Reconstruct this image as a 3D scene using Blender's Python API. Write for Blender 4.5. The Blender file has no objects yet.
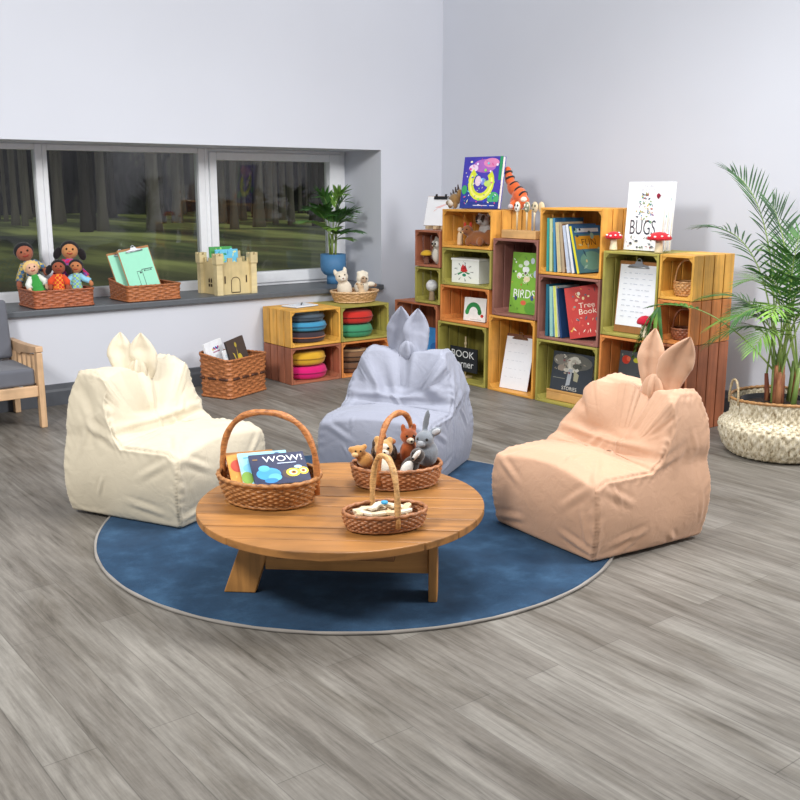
import bpy, bmesh, math, random
import numpy as np
from mathutils import Vector, Matrix, Euler, noise

random.seed(7)
PI = math.pi
SC = bpy.context.scene
COL = SC.collection
R = math.radians

# ------------------------------------------------------------------ materials
def lin(c):
    return tuple(((x / 12.92) if x <= 0.04045 else ((x + 0.055) / 1.055) ** 2.4) for x in c)

def rgb(h):
    h = h.lstrip('#')
    return lin(tuple(int(h[i:i + 2], 16) / 255 for i in (0, 2, 4))) + (1.0,)

_mats = {}

def new_mat(name):
    m = bpy.data.materials.new(name)
    m.use_nodes = True
    nt = m.node_tree
    b = nt.nodes['Principled BSDF']
    return m, nt, b

def ramp(nt, stops):
    r = nt.nodes.new('ShaderNodeValToRGB')
    e = r.color_ramp.elements
    while len(e) > 1:
        e.remove(e[-1])
    e[0].position, e[0].color = stops[0]
    for p, c in stops[1:]:
        k = e.new(p)
        k.color = c
    return r

def mul(c, f):
    return (min(1, c[0] * f), min(1, c[1] * f), min(1, c[2] * f), 1)

def coords(nt, scale=(1, 1, 1), rot=(0, 0, 0), kind='Object'):
    tc = nt.nodes.new('ShaderNodeTexCoord')
    mp = nt.nodes.new('ShaderNodeMapping')
    mp.inputs['Scale'].default_value = scale
    mp.inputs['Rotation'].default_value = rot
    nt.links.new(tc.outputs[kind], mp.inputs['Vector'])
    return mp.outputs['Vector']

def noise_tex(nt, vec, scale, detail=3, rough=0.5, dist=0):
    n = nt.nodes.new('ShaderNodeTexNoise')
    n.inputs['Scale'].default_value = scale
    n.inputs['Detail'].default_value = detail
    n.inputs['Roughness'].default_value = rough
    n.inputs['Distortion'].default_value = dist
    nt.links.new(vec, n.inputs['Vector'])
    return n

def bump(nt, b, height, strength=0.3, dist=0.01):
    n = nt.nodes.new('ShaderNodeBump')
    n.inputs['Strength'].default_value = strength
    n.inputs['Distance'].default_value = dist
    nt.links.new(height, n.inputs['Height'])
    nt.links.new(n.outputs['Normal'], b.inputs['Normal'])

def paint(h, rough=0.55, var=0.08, scale=30, metal=0):
    """flat colour with a slight procedural unevenness"""
    key = ('p', h, rough, var, metal)
    if key in _mats:
        return _mats[key]
    m, nt, b = new_mat('paint_' + h)
    c = rgb(h)
    n = noise_tex(nt, coords(nt), scale, 2)
    r = ramp(nt, [(0.3, mul(c, 1 - var)), (0.7, mul(c, 1 + var))])
    nt.links.new(n.outputs['Fac'], r.inputs['Fac'])
    nt.links.new(r.outputs['Color'], b.inputs['Base Color'])
    b.inputs['Roughness'].default_value = rough
    b.inputs['Metallic'].default_value = metal
    b.inputs['Specular IOR Level'].default_value = 0.35
    _mats[key] = m
    return m

def wood(h, axis='z', scale=1.0, contrast=0.35, rough=0.6, vary=0.0):
    key = ('w', h, axis, scale, contrast, rough, vary)
    if key in _mats:
        return _mats[key]
    m, nt, b = new_mat('wood_' + h)
    c = rgb(h)
    s = {'x': (1.5, 22, 22), 'y': (22, 1.5, 22), 'z': (22, 22, 1.5)}[axis]
    v = coords(nt, tuple(k * scale for k in s))
    n = noise_tex(nt, v, 1.6, 5, 0.6, 0.6)
    r = ramp(nt, [(0.25, mul(c, 1 - contrast)), (0.5, c), (0.78, mul(c, 1 + contrast * 0.7))])
    nt.links.new(n.outputs['Fac'], r.inputs['Fac'])
    n2 = noise_tex(nt, coords(nt), 7 * scale, 3)
    r2 = ramp(nt, [(0.3, (0.72, 0.72, 0.72, 1)), (0.6, (1, 1, 1, 1))])
    nt.links.new(n2.outputs['Fac'], r2.inputs['Fac'])
    mx = nt.nodes.new('ShaderNodeMix')
    mx.data_type = 'RGBA'
    mx.blend_type = 'MULTIPLY'
    mx.inputs['Factor'].default_value = 1.0
    nt.links.new(r.outputs['Color'], mx.inputs['A'])
    nt.links.new(r2.outputs['Color'], mx.inputs['B'])
    res = mx.outputs['Result']
    if vary:     # every plank a little lighter or darker than its neighbour
        gi = nt.nodes.new('ShaderNodeNewGeometry')
        r3 = ramp(nt, [(0.0, (1 - vary,) * 3 + (1,)), (1.0, (1 + vary * 0.55,) * 3 + (1,))])
        nt.links.new(gi.outputs['Random Per Island'], r3.inputs['Fac'])
        m3 = nt.nodes.new('ShaderNodeMix')
        m3.data_type = 'RGBA'
        m3.blend_type = 'MULTIPLY'
        m3.inputs['Factor'].default_value = 1.0
        nt.links.new(res, m3.inputs['A'])
        nt.links.new(r3.outputs['Color'], m3.inputs['B'])
        res = m3.outputs['Result']
    nt.links.new(res, b.inputs['Base Color'])
    b.inputs['Roughness'].default_value = rough
    bump(nt, b, n.outputs['Fac'], 0.25, 0.004)
    _mats[key] = m
    return m

def fabric(h, weave=900, var=0.06, rough=0.85, bstr=0.15, sheen=0.2, coarse=0.0):
    key = ('f', h, weave, var, bstr, coarse)
    if key in _mats:
        return _mats[key]
    m, nt, b = new_mat('fabric_' + h)
    c = rgb(h)
    n = noise_tex(nt, coords(nt), 9, 4)
    r = ramp(nt, [(0.3, mul(c, 1 - var)), (0.7, mul(c, 1 + var))])
    nt.links.new(n.outputs['Fac'], r.inputs['Fac'])
    nt.links.new(r.outputs['Color'], b.inputs['Base Color'])
    b.inputs['Roughness'].default_value = rough
    b.inputs['Sheen Weight'].default_value = sheen
    b.inputs['Specular IOR Level'].default_value = 0.25
    n2 = noise_tex(nt, coords(nt), weave, 2)
    bump(nt, b, n2.outputs['Fac'], bstr, 0.002)
    _mats[key] = m
    return m

def wicker(h, h2=None):
    key = ('k', h, h2)
    if key in _mats:
        return _mats[key]
    m, nt, b = new_mat('wicker_' + h)
    c = rgb(h)
    c2 = rgb(h2) if h2 else mul(c, 0.45)
    n = noise_tex(nt, coords(nt, (1, 1, 2.5)), 55, 4, 0.65)
    r = ramp(nt, [(0.28, c2), (0.5, c), (0.75, mul(c, 1.5))])
    nt.links.new(n.outputs['Fac'], r.inputs['Fac'])
    nt.links.new(r.outputs['Color'], b.inputs['Base Color'])
    b.inputs['Roughness'].default_value = 0.5
    n2 = noise_tex(nt, coords(nt), 240, 2)
    bump(nt, b, n2.outputs['Fac'], 0.3, 0.002)
    _mats[key] = m
    return m

def speckle(h1, h2, scale=60, rough=0.8, lo=0.42, hi=0.58, h3=None, kind='noise', stretch=(1, 1, 1)):
    key = ('s', h1, h2, h3, scale, kind, stretch)
    if key in _mats:
        return _mats[key]
    m, nt, b = new_mat('speckle_' + h1)
    v = coords(nt, stretch)
    if kind == 'noise':
        f = noise_tex(nt, v, scale, 3).outputs['Fac']
    else:
        w = nt.nodes.new('ShaderNodeTexVoronoi')
        w.inputs['Scale'].default_value = scale
        nt.links.new(v, w.inputs['Vector'])
        f = w.outputs['Color']
        sp = nt.nodes.new('ShaderNodeSeparateColor')
        nt.links.new(f, sp.inputs[0])
        f = sp.outputs[0]
    st = [(lo, rgb(h1)), (hi, rgb(h2))]
    if h3:
        st.append((min(1, hi + 0.15), rgb(h3)))
    r = ramp(nt, st)
    nt.links.new(f, r.inputs['Fac'])
    nt.links.new(r.outputs['Color'], b.inputs['Base Color'])
    b.inputs['Roughness'].default_value = rough
    _mats[key] = m
    return m

def plaid(h1, h2, h3, scale=40):
    key = ('pl', h1, h2, h3)
    if key in _mats:
        return _mats[key]
    m, nt, b = new_mat('plaid_' + h1)
    v = coords(nt)
    ck = nt.nodes.new('ShaderNodeTexChecker')
    ck.inputs['Scale'].default_value = scale
    ck.inputs['Color1'].default_value = rgb(h1)
    ck.inputs['Color2'].default_value = rgb(h2)
    nt.links.new(v, ck.inputs['Vector'])
    ck2 = nt.nodes.new('ShaderNodeTexChecker')
    ck2.inputs['Scale'].default_value = scale * 1.7
    ck2.inputs['Color1'].default_value = rgb(h3)
    nt.links.new(v, ck2.inputs['Vector'])
    mx = nt.nodes.new('ShaderNodeMix')
    mx.data_type = 'RGBA'
    k = nt.nodes.new('ShaderNodeMath')
    k.operation = 'MULTIPLY'
    k.inputs[1].default_value = 0.55
    nt.links.new(ck2.outputs['Fac'], k.inputs[0])
    nt.links.new(k.outputs[0], mx.inputs['Factor'])
    nt.links.new(ck.outputs['Color'], mx.inputs['A'])
    mx.inputs['B'].default_value = rgb(h3)
    nt.links.new(mx.outputs['Result'], b.inputs['Base Color'])
    b.inputs['Roughness'].default_value = 0.85
    _mats[key] = m
    return m

# ------------------------------------------------------------------ mesh builder
def rotm(rx=0, ry=0, rz=0):
    return Euler((R(rx), R(ry), R(rz))).to_matrix().to_4x4()

def T(x, y, z):
    return Matrix.Translation((x, y, z))

class MB:
    def __init__(s):
        s.v, s.f, s.mi, s.sm = [], [], [], []
        s.M = Matrix()
        s.mat = 0
        s.smooth = False

    def add(s, vs, fs, smooth=None):
        o = len(s.v)
        M = s.M
        s.v += [tuple(M @ Vector(p)) for p in vs]
        s.f += [tuple(i + o for i in f) for f in fs]
        s.mi += [s.mat] * len(fs)
        s.sm += [s.smooth if smooth is None else smooth] * len(fs)
        return s

    def box(s, x0, x1, y0, y1, z0, z1):
        vs = [(x, y, z) for z in (z0, z1) for y in (y0, y1) for x in (x0, x1)]
        return s.add(vs, [(0, 2, 3, 1), (4, 5, 7, 6), (0, 1, 5, 4), (2, 6, 7, 3), (0, 4, 6, 2), (1, 3, 7, 5)], False)

    def prism(s, pts, y0, y1):
        """polygon in XZ extruded along Y"""
        n = len(pts)
        vs = [(p[0], y0, p[1]) for p in pts] + [(p[0], y1, p[1]) for p in pts]
        fs = [tuple(range(n)), tuple(range(2 * n - 1, n - 1, -1))]
        fs += [(i, i + n, (i + 1) % n + n, (i + 1) % n) for i in range(n)]
        return s.add(vs, fs, False)

    def prismz(s, pts, z0, z1):
        n = len(pts)
        vs = [(p[0], p[1], z0) for p in pts] + [(p[0], p[1], z1) for p in pts]
        fs = [tuple(range(n - 1, -1, -1)), tuple(range(n, 2 * n))]
        fs += [(i, (i + 1) % n, (i + 1) % n + n, i + n) for i in range(n)]
        return s.add(vs, fs, False)

    def lathe(s, prof, seg=24, smooth=True, sx=1, sy=1):
        """profile (r, z) turned about Z"""
        vs, fs = [], []
        n = len(prof)
        for k in range(seg):
            a = 2 * PI * k / seg
            vs += [(r * math.cos(a) * sx, r * math.sin(a) * sy, z) for r, z in prof]
        for k in range(seg):
            k2 = (k + 1) % seg
            for i in range(n - 1):
                fs.append((k * n + i, k2 * n + i, k2 * n + i + 1, k * n + i + 1))
        if prof[0][0] > 1e-6:
            fs.append(tuple(k * n for k in range(seg - 1, -1, -1)))
        if prof[-1][0] > 1e-6:
            fs.append(tuple(k * n + n - 1 for k in range(seg)))
        return s.add(vs, fs, smooth)

    def ell(s, c, r, seg=16, rings=10, rot=None):
        M0 = s.M
        s.M = M0 @ T(*c) @ (rot if rot is not None else Matrix())
        if not hasattr(r, '__len__'):
            r = (r, r, r)
        prof = [(max(1e-7, math.sin(PI * i / rings)), -math.cos(PI * i / rings)) for i in range(rings + 1)]
        s.M = s.M @ Matrix.Diagonal((r[0], r[1], r[2], 1))
        s.lathe(prof, seg)
        s.M = M0
        return s

    def tube(s, path, rad, sides=8, cap=True, closed=False, twist=None, smooth=True, flat=1.0):
        """tube along 3D points; rad a number or a list; twist=(lobes, amp, turns per metre)"""
        P = [Vector(p) for p in path]
        n = len(P)
        rr = rad if hasattr(rad, '__len__') else [rad] * n
        tang = []
        for i in range(n):
            a = P[(i - 1) % n] if (closed or i > 0) else P[i]
            b = P[(i + 1) % n] if (closed or i < n - 1) else P[i]
            t = b - a
            tang.append(t.normalized() if t.length > 1e-9 else Vector((0, 0, 1)))
        up = Vector((0, 0, 1)) if abs(tang[0].z) < 0.9 else Vector((1, 0, 0))
        nrm = (up - tang[0] * up.dot(tang[0])).normalized()
        vs, fs, L = [], [], 0
        for i in range(n):
            if i:
                L += (P[i] - P[i - 1]).length
                nrm = nrm - tang[i] * nrm.dot(tang[i])
                nrm = nrm.normalized() if nrm.length > 1e-6 else tang[i].orthogonal().normalized()
            bi = tang[i].cross(nrm)
            for k in range(sides):
                a = 2 * PI * k / sides
                q = rr[i]
                if twist:
                    q *= 1 + twist[1] * math.cos(twist[0] * a + 2 * PI * twist[2] * L)
                vs.append(tuple(P[i] + nrm * (math.cos(a) * q * flat) + bi * (math.sin(a) * q)))
        m = n if closed else n - 1
        for i in range(m):
            j = (i + 1) % n
            for k in range(sides):
                k2 = (k + 1) % sides
                fs.append((i * sides + k, i * sides + k2, j * sides + k2, j * sides + k))
        if cap and not closed:
            fs.append(tuple(range(sides - 1, -1, -1)))
            fs.append(tuple((n - 1) * sides + k for k in range(sides)))
        return s.add(vs, fs, smooth)

    def build(s, name, mats, parent=None, bevel=0, subsurf=0, remesh=0, loc=None, segs=2):
        me = bpy.data.meshes.new(name)
        me.from_pydata(s.v, [], s.f)
        if not hasattr(mats, '__len__'):
            mats = [mats]
        for m in mats:
            me.materials.append(m)
        me.polygons.foreach_set('material_index', s.mi)
        me.polygons.foreach_set('use_smooth', s.sm)
        me.update()
        o = bpy.data.objects.new(name, me)
        COL.objects.link(o)
        if parent is not None:
            o.parent = parent
        if loc is not None:
            o.location = loc
        if bevel:
            b = o.modifiers.new('bevel', 'BEVEL')
            b.width = bevel
            b.segments = segs
            b.limit_method = 'ANGLE'
        if remesh:
            b = o.modifiers.new('remesh', 'REMESH')
            b.mode = 'VOXEL'
            b.voxel_size = remesh
            b.use_smooth_shade = True
            k = o.modifiers.new('smooth', 'SMOOTH')
            k.iterations = 3
        if subsurf:
            b = o.modifiers.new('sub', 'SUBSURF')
            b.levels = b.render_levels = subsurf
        return o

def tag(o, label, cat, group=None):
    o['label'] = label
    o['category'] = cat
    if group:
        o['group'] = group
    return o

def thing(name, label, cat, loc=(0, 0, 0), rotz=0, group=None, M=None):
    o = bpy.data.objects.new(name, None)
    o.empty_display_size = 0.05
    COL.objects.link(o)
    if M is not None:
        o.matrix_world = M
    else:
        o.location = loc
        o.rotation_euler = (0, 0, R(rotz))
    return tag(o, label, cat, group)

def struct(o):
    o['kind'] = 'structure'
    return o

def bez(p0, p1, p2, n):
    p0, p1, p2 = Vector(p0), Vector(p1), Vector(p2)
    return [p0 * (1 - t) ** 2 + p1 * 2 * t * (1 - t) + p2 * t * t for t in [i / (n - 1) for i in range(n)]]

# flat writing and printed shapes, turned into real polygons
def text_mesh(body, size):
    cu = bpy.data.curves.new('lettering', 'FONT')
    cu.body = body
    cu.size = size
    cu.align_x = 'CENTER'
    cu.align_y = 'CENTER'
    cu.resolution_u = 3
    o = bpy.data.objects.new('lettering', cu)
    COL.objects.link(o)
    dg = bpy.context.evaluated_depsgraph_get()
    me = o.evaluated_get(dg).to_mesh()
    vs = [(v.co.x, v.co.y) for v in me.vertices]
    fs = [tuple(p.vertices) for p in me.polygons]
    bpy.data.objects.remove(o)
    bpy.data.curves.remove(cu)
    return vs, fs

def printed(mb, mats, design, w, h, y, step=0.0004):
    """printed shapes on a face in the XZ plane that looks along -Y; u, v are fractions of w, h"""
    k = 0
    for d in design:
        k += 1
        yy = y - step * (0.6 + 0.18 * k)
        col = d[-1]
        m = paint(col, 0.5, 0.05)
        if m not in mats:
            mats.append(m)
        mb.mat = mats.index(m)
        if d[0] == 'rect':
            _, u0, v0, u1, v1, _c = d
            q = [(u0, v0), (u1, v0), (u1, v1), (u0, v1)]
        elif d[0] == 'disc':
            _, u, v, ru, rv, _c = d
            q = [(u + ru * math.cos(a * PI / 8), v + rv * math.sin(a * PI / 8)) for a in range(16)]
        elif d[0] == 'poly':
            q = d[1]
        elif d[0] == 'arc':   # thick arc: centre, radius, width, from, to
            _, u, v, r0, r1, a0, a1, _c = d
            n = 14
            q = [(u + r0 * math.cos(R(a0 + (a1 - a0) * i / n)), v + r0 * math.sin(R(a0 + (a1 - a0) * i / n)) * w / h) for i in range(n + 1)]
            q += [(u + r1 * math.cos(R(a1 + (a0 - a1) * i / n)), v + r1 * math.sin(R(a1 + (a0 - a1) * i / n)) * w / h) for i in range(n + 1)]
        if d[0] == 'text':
            _, body, u, v, size, sx, _c = d
            vs, fs = text_mesh(body, size * h)
            mb.add([(u * w + x * sx, yy, v * h + z) for x, z in vs], fs, False)
        elif d[0] == 'arc':
            n1 = len(q) // 2
            vs = [(a * w, yy, b * h) for a, b in q]
            fs = [(i, i + 1, 2 * n1 - 2 - i, 2 * n1 - 1 - i) for i in range(n1 - 1)]
            mb.add(vs, fs, False)
        else:
            mb.add([(a * w, yy, b * h) for a, b in q], [tuple(range(len(q)))], False)
    mb.mat = 0

def confetti(n, cols, seed, u0=0.05, u1=0.95, v0=0.05, v1=0.95, s=0.05, avoid=None, ar=1.0):
    rnd = random.Random(seed)
    out = []
    while len(out) < n:
        u, v = rnd.uniform(u0, u1), rnd.uniform(v0, v1)
        if avoid and avoid(u, v):
            continue
        r = s * rnd.uniform(0.5, 1.2)
        c = rnd.choice(cols)
        if rnd.random() < 0.4:
            out.append(('disc', u, v, r, r * ar * rnd.uniform(0.6, 1.1), c))
        else:
            a = rnd.uniform(0, PI)
            ca, sa = math.cos(a), math.sin(a)
            q = [(r * 1.5, 0), (0, r * 0.45), (-r * 1.5, 0), (0, -r * 0.45)]
            out.append(('poly', [(u + x * ca - z * sa, v + (x * sa + z * ca) * ar) for x, z in q], c))
    return out

def book(label, w, h, t, cover, M, design=(), pages='efe9dc', group=None, spine=None, name='picture_book', back=None):
    """upright book: front cover looks along -Y, spine at x=0, base at z=0"""
    root = thing(name, label, 'book', group=group, M=M)
    c = 0.0022
    mb = MB()
    mats = [paint(cover, 0.45, 0.06)]
    mb.box(0, w, 0, c, 0, h)
    mb.box(0, w, t - c, t, 0, h)
    if spine:
        mats.append(paint(spine, 0.45, 0.06))
        mb.mat = 1
    mb.box(0, c, c, t - c, 0, h)
    mb.mat = 0
    printed(mb, mats, design, w, h, 0)
    mb.build('cover', mats, root)
    p = MB()
    p.box(c, w - 0.004, c + 0.0002, t - c - 0.0002, 0.004, h - 0.004)
    p.build('pages', paint(pages, 0.8, 0.05, 90), root)
    return root
# ------------------------------------------------------------------ room shell
def wall_mat(name, h, var=0.02):
    m, nt, b = new_mat(name)
    c = rgb(h)
    n = noise_tex(nt, coords(nt), 1.2, 3)
    r = ramp(nt, [(0.3, mul(c, 1 - var)), (0.7, mul(c, 1 + var))])
    nt.links.new(n.outputs['Fac'], r.inputs['Fac'])
    nt.links.new(r.outputs['Color'], b.inputs['Base Color'])
    b.inputs['Roughness'].default_value = 0.7
    n2 = noise_tex(nt, coords(nt), 180, 3)
    bump(nt, b, n2.outputs['Fac'], 0.06, 0.002)
    return m

WALL = wall_mat('painted_plaster', 'cdd0d9')

def floor_mat():
    m, nt, b = new_mat('grey_oak_planks')
    v = coords(nt, (1, 1, 1), (0, 0, PI / 2))
    br = nt.nodes.new('ShaderNodeTexBrick')
    br.offset = 0.37
    br.inputs['Scale'].default_value = 1.0
    br.inputs['Brick Width'].default_value = 1.05
    br.inputs['Row Height'].default_value = 0.13
    br.inputs['Mortar Size'].default_value = 0.0016
    br.inputs['Mortar Smooth'].default_value = 0.3
    br.inputs['Bias'].default_value = 0.0
    br.inputs['Color1'].default_value = rgb('706b64')
    br.inputs['Color2'].default_value = rgb('827e77')
    br.inputs['Mortar'].default_value = rgb('66625c')
    nt.links.new(v, br.inputs['Vector'])
    # long grain along each plank (planks run along world Y)
    g = noise_tex(nt, coords(nt, (17, 1.0, 1)), 2.8, 9, 0.72, 0.4)
    gr = ramp(nt, [(0.28, (0.36, 0.34, 0.32, 1)), (0.44, (0.82, 0.81, 0.80, 1)), (0.6, (1.18, 1.18, 1.18, 1)), (0.75, (1.38, 1.38, 1.39, 1))])
    nt.links.new(g.outputs['Fac'], gr.inputs['Fac'])
    mx = nt.nodes.new('ShaderNodeMix')
    mx.data_type = 'RGBA'
    mx.blend_type = 'MULTIPLY'
    mx.inputs['Factor'].default_value = 0.9
    nt.links.new(br.outputs['Color'], mx.inputs['A'])
    nt.links.new(gr.outputs['Color'], mx.inputs['B'])
    # weathered light and dark patches
    p = noise_tex(nt, coords(nt, (4.2, 0.8, 1)), 1.9, 5, 0.65, 0.5)
    pr = ramp(nt, [(0.3, (0.58, 0.55, 0.51, 1)), (0.52, (1, 1, 1, 1)), (0.72, (1.25, 1.26, 1.27, 1))])
    nt.links.new(p.outputs['Fac'], pr.inputs['Fac'])
    m2 = nt.nodes.new('ShaderNodeMix')
    m2.data_type = 'RGBA'
    m2.blend_type = 'MULTIPLY'
    m2.inputs['Factor'].default_value = 0.9
    nt.links.new(mx.outputs['Result'], m2.inputs['A'])
    nt.links.new(pr.outputs['Color'], m2.inputs['B'])
    # saw marks across the planks
    sw = noise_tex(nt, coords(nt, (3, 60, 1)), 1.5, 3, 0.6)
    sr = ramp(nt, [(0.35, (0.86, 0.86, 0.86, 1)), (0.6, (1.03, 1.03, 1.03, 1))])
    nt.links.new(sw.outputs['Fac'], sr.inputs['Fac'])
    m3 = nt.nodes.new('ShaderNodeMix')
    m3.data_type = 'RGBA'
    m3.blend_type = 'MULTIPLY'
    m3.inputs['Factor'].default_value = 0.25
    nt.links.new(m2.outputs['Result'], m3.inputs['A'])
    nt.links.new(sr.outputs['Color'], m3.inputs['B'])
    nt.links.new(m3.outputs['Result'], b.inputs['Base Color'])
    b.inputs['Roughness'].default_value = 0.5
    b.inputs['Specular IOR Level'].default_value = 0.3
    bump(nt, b, g.outputs['Fac'], 0.08, 0.003)
    return m

X0, Y0 = -7.5, -9.0      # how far the room runs behind the camera
mb = MB()
mb.add([(X0, Y0, 0), (0.0, Y0, 0), (0.0, 0.0, 0), (X0, 0.0, 0)], [(0, 1, 2, 3)])
struct(mb.build('floor', floor_mat()))

WD = 0.52                # depth of the window recess
SILL, HEAD, JAMB, WL = 0.555, 1.572, -0.585, -5.4
mb = MB()
mb.box(X0, 0.0, 0.0, WD + 0.1, -0.02, SILL)
mb.box(X0, 0.0, 0.0, WD + 0.1, HEAD, 3.1)
mb.box(JAMB, 0.0, 0.0, WD + 0.1, SILL, HEAD)
mb.box(X0, WL, 0.0, WD + 0.1, SILL, HEAD)
struct(mb.build('wall_left', WALL))
mb = MB()
mb.box(0.0, 0.14, Y0, 0.62, -0.02, 3.1)
struct(mb.build('wall_right', WALL))

DG = paint('55585e', 0.5, 0.05)
mb = MB()
mb.box(WL, JAMB, -0.035, WD - 0.06, SILL, 0.592)
struct(mb.build('trim_1', paint('5c6065', 0.42, 0.06), bevel=0.006))
mb = MB()
mb.prism([(0, 0), (0.018, 0), (0.018, 0.085), (0.012, 0.1), (0.009, 0.125), (0, 0.13)], 0, 1)
for i, p in enumerate(mb.v):
    mb.v[i] = (X0 + (0.0 - X0) * p[1], -p[0] - 0.0005, p[2])
struct(mb.build('baseboard_left', DG))
mb = MB()
mb.prism([(0, 0), (0.018, 0), (0.018, 0.085), (0.012, 0.1), (0.009, 0.125), (0, 0.13)], 0, 1)
for i, p in enumerate(mb.v):
    mb.v[i] = (-p[0] - 0.0005, Y0 + (-0.02 - Y0) * p[1], p[2])
struct(mb.build('baseboard_right', DG))

# ------------------------------------------------------------------ windows
PVC = paint('eceef2', 0.3, 0.02)
def glass_mat():
    m = bpy.data.materials.new('window_glass')
    m.use_nodes = True
    nt = m.node_tree
    nt.nodes.clear()
    out = nt.nodes.new('ShaderNodeOutputMaterial')
    tr = nt.nodes.new('ShaderNodeBsdfTransparent')
    tr.inputs['Color'].default_value = (0.92, 0.93, 0.92, 1)
    gl = nt.nodes.new('ShaderNodeBsdfGlossy')
    gl.inputs['Roughness'].default_value = 0.02
    fr = nt.nodes.new('ShaderNodeFresnel')
    fr.inputs['IOR'].default_value = 1.45
    mx = nt.nodes.new('ShaderNodeMixShader')
    nt.links.new(fr.outputs[0], mx.inputs[0])
    nt.links.new(tr.outputs[0], mx.inputs[1])
    nt.links.new(gl.outputs[0], mx.inputs[2])
    nt.links.new(mx.outputs[0], out.inputs[0])
    return m
GLASS = glass_mat()
wy = 0.5
def frame_box(mb, x0, x1, z0, z1, gx0, gx1, gz0, gz1, y0, y1):
    mb.box(x0, gx0, y0, y1, z0, z1)
    mb.box(gx1, x1, y0, y1, z0, z1)
    mb.box(gx0, gx1, y0, y1, gz1, z1)
    mb.box(gx0, gx1, y0, y1, z0, gz0)

def window(n, x0, x1, gx0, gx1, gz0, gz1, sash=None):
    w = bpy.data.objects.new('window_%d' % n, None)
    COL.objects.link(w)
    w.location = (x0, wy, SILL)
    struct(w)
    mb = MB()
    mb.M = T(-x0, -wy, -SILL)
    frame_box(mb, x0, x1, SILL, HEAD, gx0, gx1, gz0, gz1, wy - 0.035, wy + 0.035)
    mb.build('window_frame', PVC, w, bevel=0.006)
    if sash:
        a, b_, c, d = sash
        m2 = MB()
        m2.M = T(-x0, -wy, -SILL)
        frame_box(m2, gx0, gx1, gz0, gz1, a, b_, c, d, wy - 0.05, wy + 0.03)
        sash_ = m2.build('sash', PVC, w, bevel=0.006)
        h = MB()
        h.M = T(-x0 + (a + b_) / 2 - 0.14, -0.06, -SILL + (gz0 + c) / 2)
        h.box(-0.022, 0.022, wy - 0.008, wy + 0.01, -0.014, 0.014)
        h.box(-0.01, 0.01, wy - 0.03, wy, -0.01, 0.01)
        h.box(-0.01, 0.12, wy - 0.042, wy - 0.026, -0.009, 0.009)
        h.build('window_handle', PVC, sash_, bevel=0.004)
        gx0, gx1, gz0, gz1 = a, b_, c, d
    g = MB()
    g.M = T(-x0, -wy, -SILL)
    g.box(gx0 - 0.006, gx1 + 0.006, wy - 0.004, wy + 0.004, gz0 - 0.006, gz1 + 0.006)
    g.build('window_pane', GLASS, w)

window(1, -5.4, -2.9, -5.3, -2.945, 0.655, 1.535)
window(2, -2.9, -1.775, -2.868, -1.825, 0.655, 1.535)
window(3, -1.775, JAMB, -1.745, -0.625, 0.61, 1.548, (-1.69, -0.735, 0.692, 1.492))

# ------------------------------------------------------------------ the dark woodland outside
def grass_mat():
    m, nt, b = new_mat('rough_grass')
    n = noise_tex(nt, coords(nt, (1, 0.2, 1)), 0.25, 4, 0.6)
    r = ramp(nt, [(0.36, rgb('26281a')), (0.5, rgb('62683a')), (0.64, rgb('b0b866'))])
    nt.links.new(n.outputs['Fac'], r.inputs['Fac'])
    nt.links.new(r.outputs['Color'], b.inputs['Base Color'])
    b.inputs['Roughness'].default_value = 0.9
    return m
mb = MB()
ny, nx = 24, 30
vs, fs = [], []
for j in range(ny + 1):
    for i in range(nx + 1):
        x, y = -30 + 90 * i / nx, 0.7 + 64 * j / ny
        vs.append((x, y, -0.35 + 0.15 * noise.noise((x * 0.2, y * 0.2, 0)) if y > 1 else -0.4))
for j in range(ny):
    for i in range(nx):
        a = j * (nx + 1) + i
        fs.append((a, a + 1, a + nx + 2, a + nx + 1))
mb.add(vs, fs, True)
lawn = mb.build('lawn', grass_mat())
lawn['kind'] = 'structure'

def hedge_mat():
    m, nt, b = new_mat('dark_thicket')
    n = noise_tex(nt, coords(nt, (1.6, 1, 0.12)), 0.8, 3, 0.6)
    r = ramp(nt, [(0.35, rgb('2a2528')), (0.55, rgb('4e484c')), (0.75, rgb('7d776c'))])
    nt.links.new(n.outputs['Fac'], r.inputs['Fac'])
    nt.links.new(r.outputs['Color'], b.inputs['Base Color'])
    b.inputs['Roughness'].default_value = 1
    return m
mb = MB()
vs, fs = [], []
nx, nz = 60, 8
for j in range(nz + 1):
    for i in range(nx + 1):
        x = -28 + 86 * i / nx
        z = -0.6 + 11 * j / nz
        vs.append((x, 58 + 2.2 * noise.noise((x * 0.35, z * 0.4, 3)), z))
for j in range(nz):
    for i in range(nx):
        a = j * (nx + 1) + i
        fs.append((a, a + 1, a + nx + 2, a + nx + 1))
mb.add(vs, fs, True)
hd = mb.build('thicket', hedge_mat())
hd['kind'] = 'structure'

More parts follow.
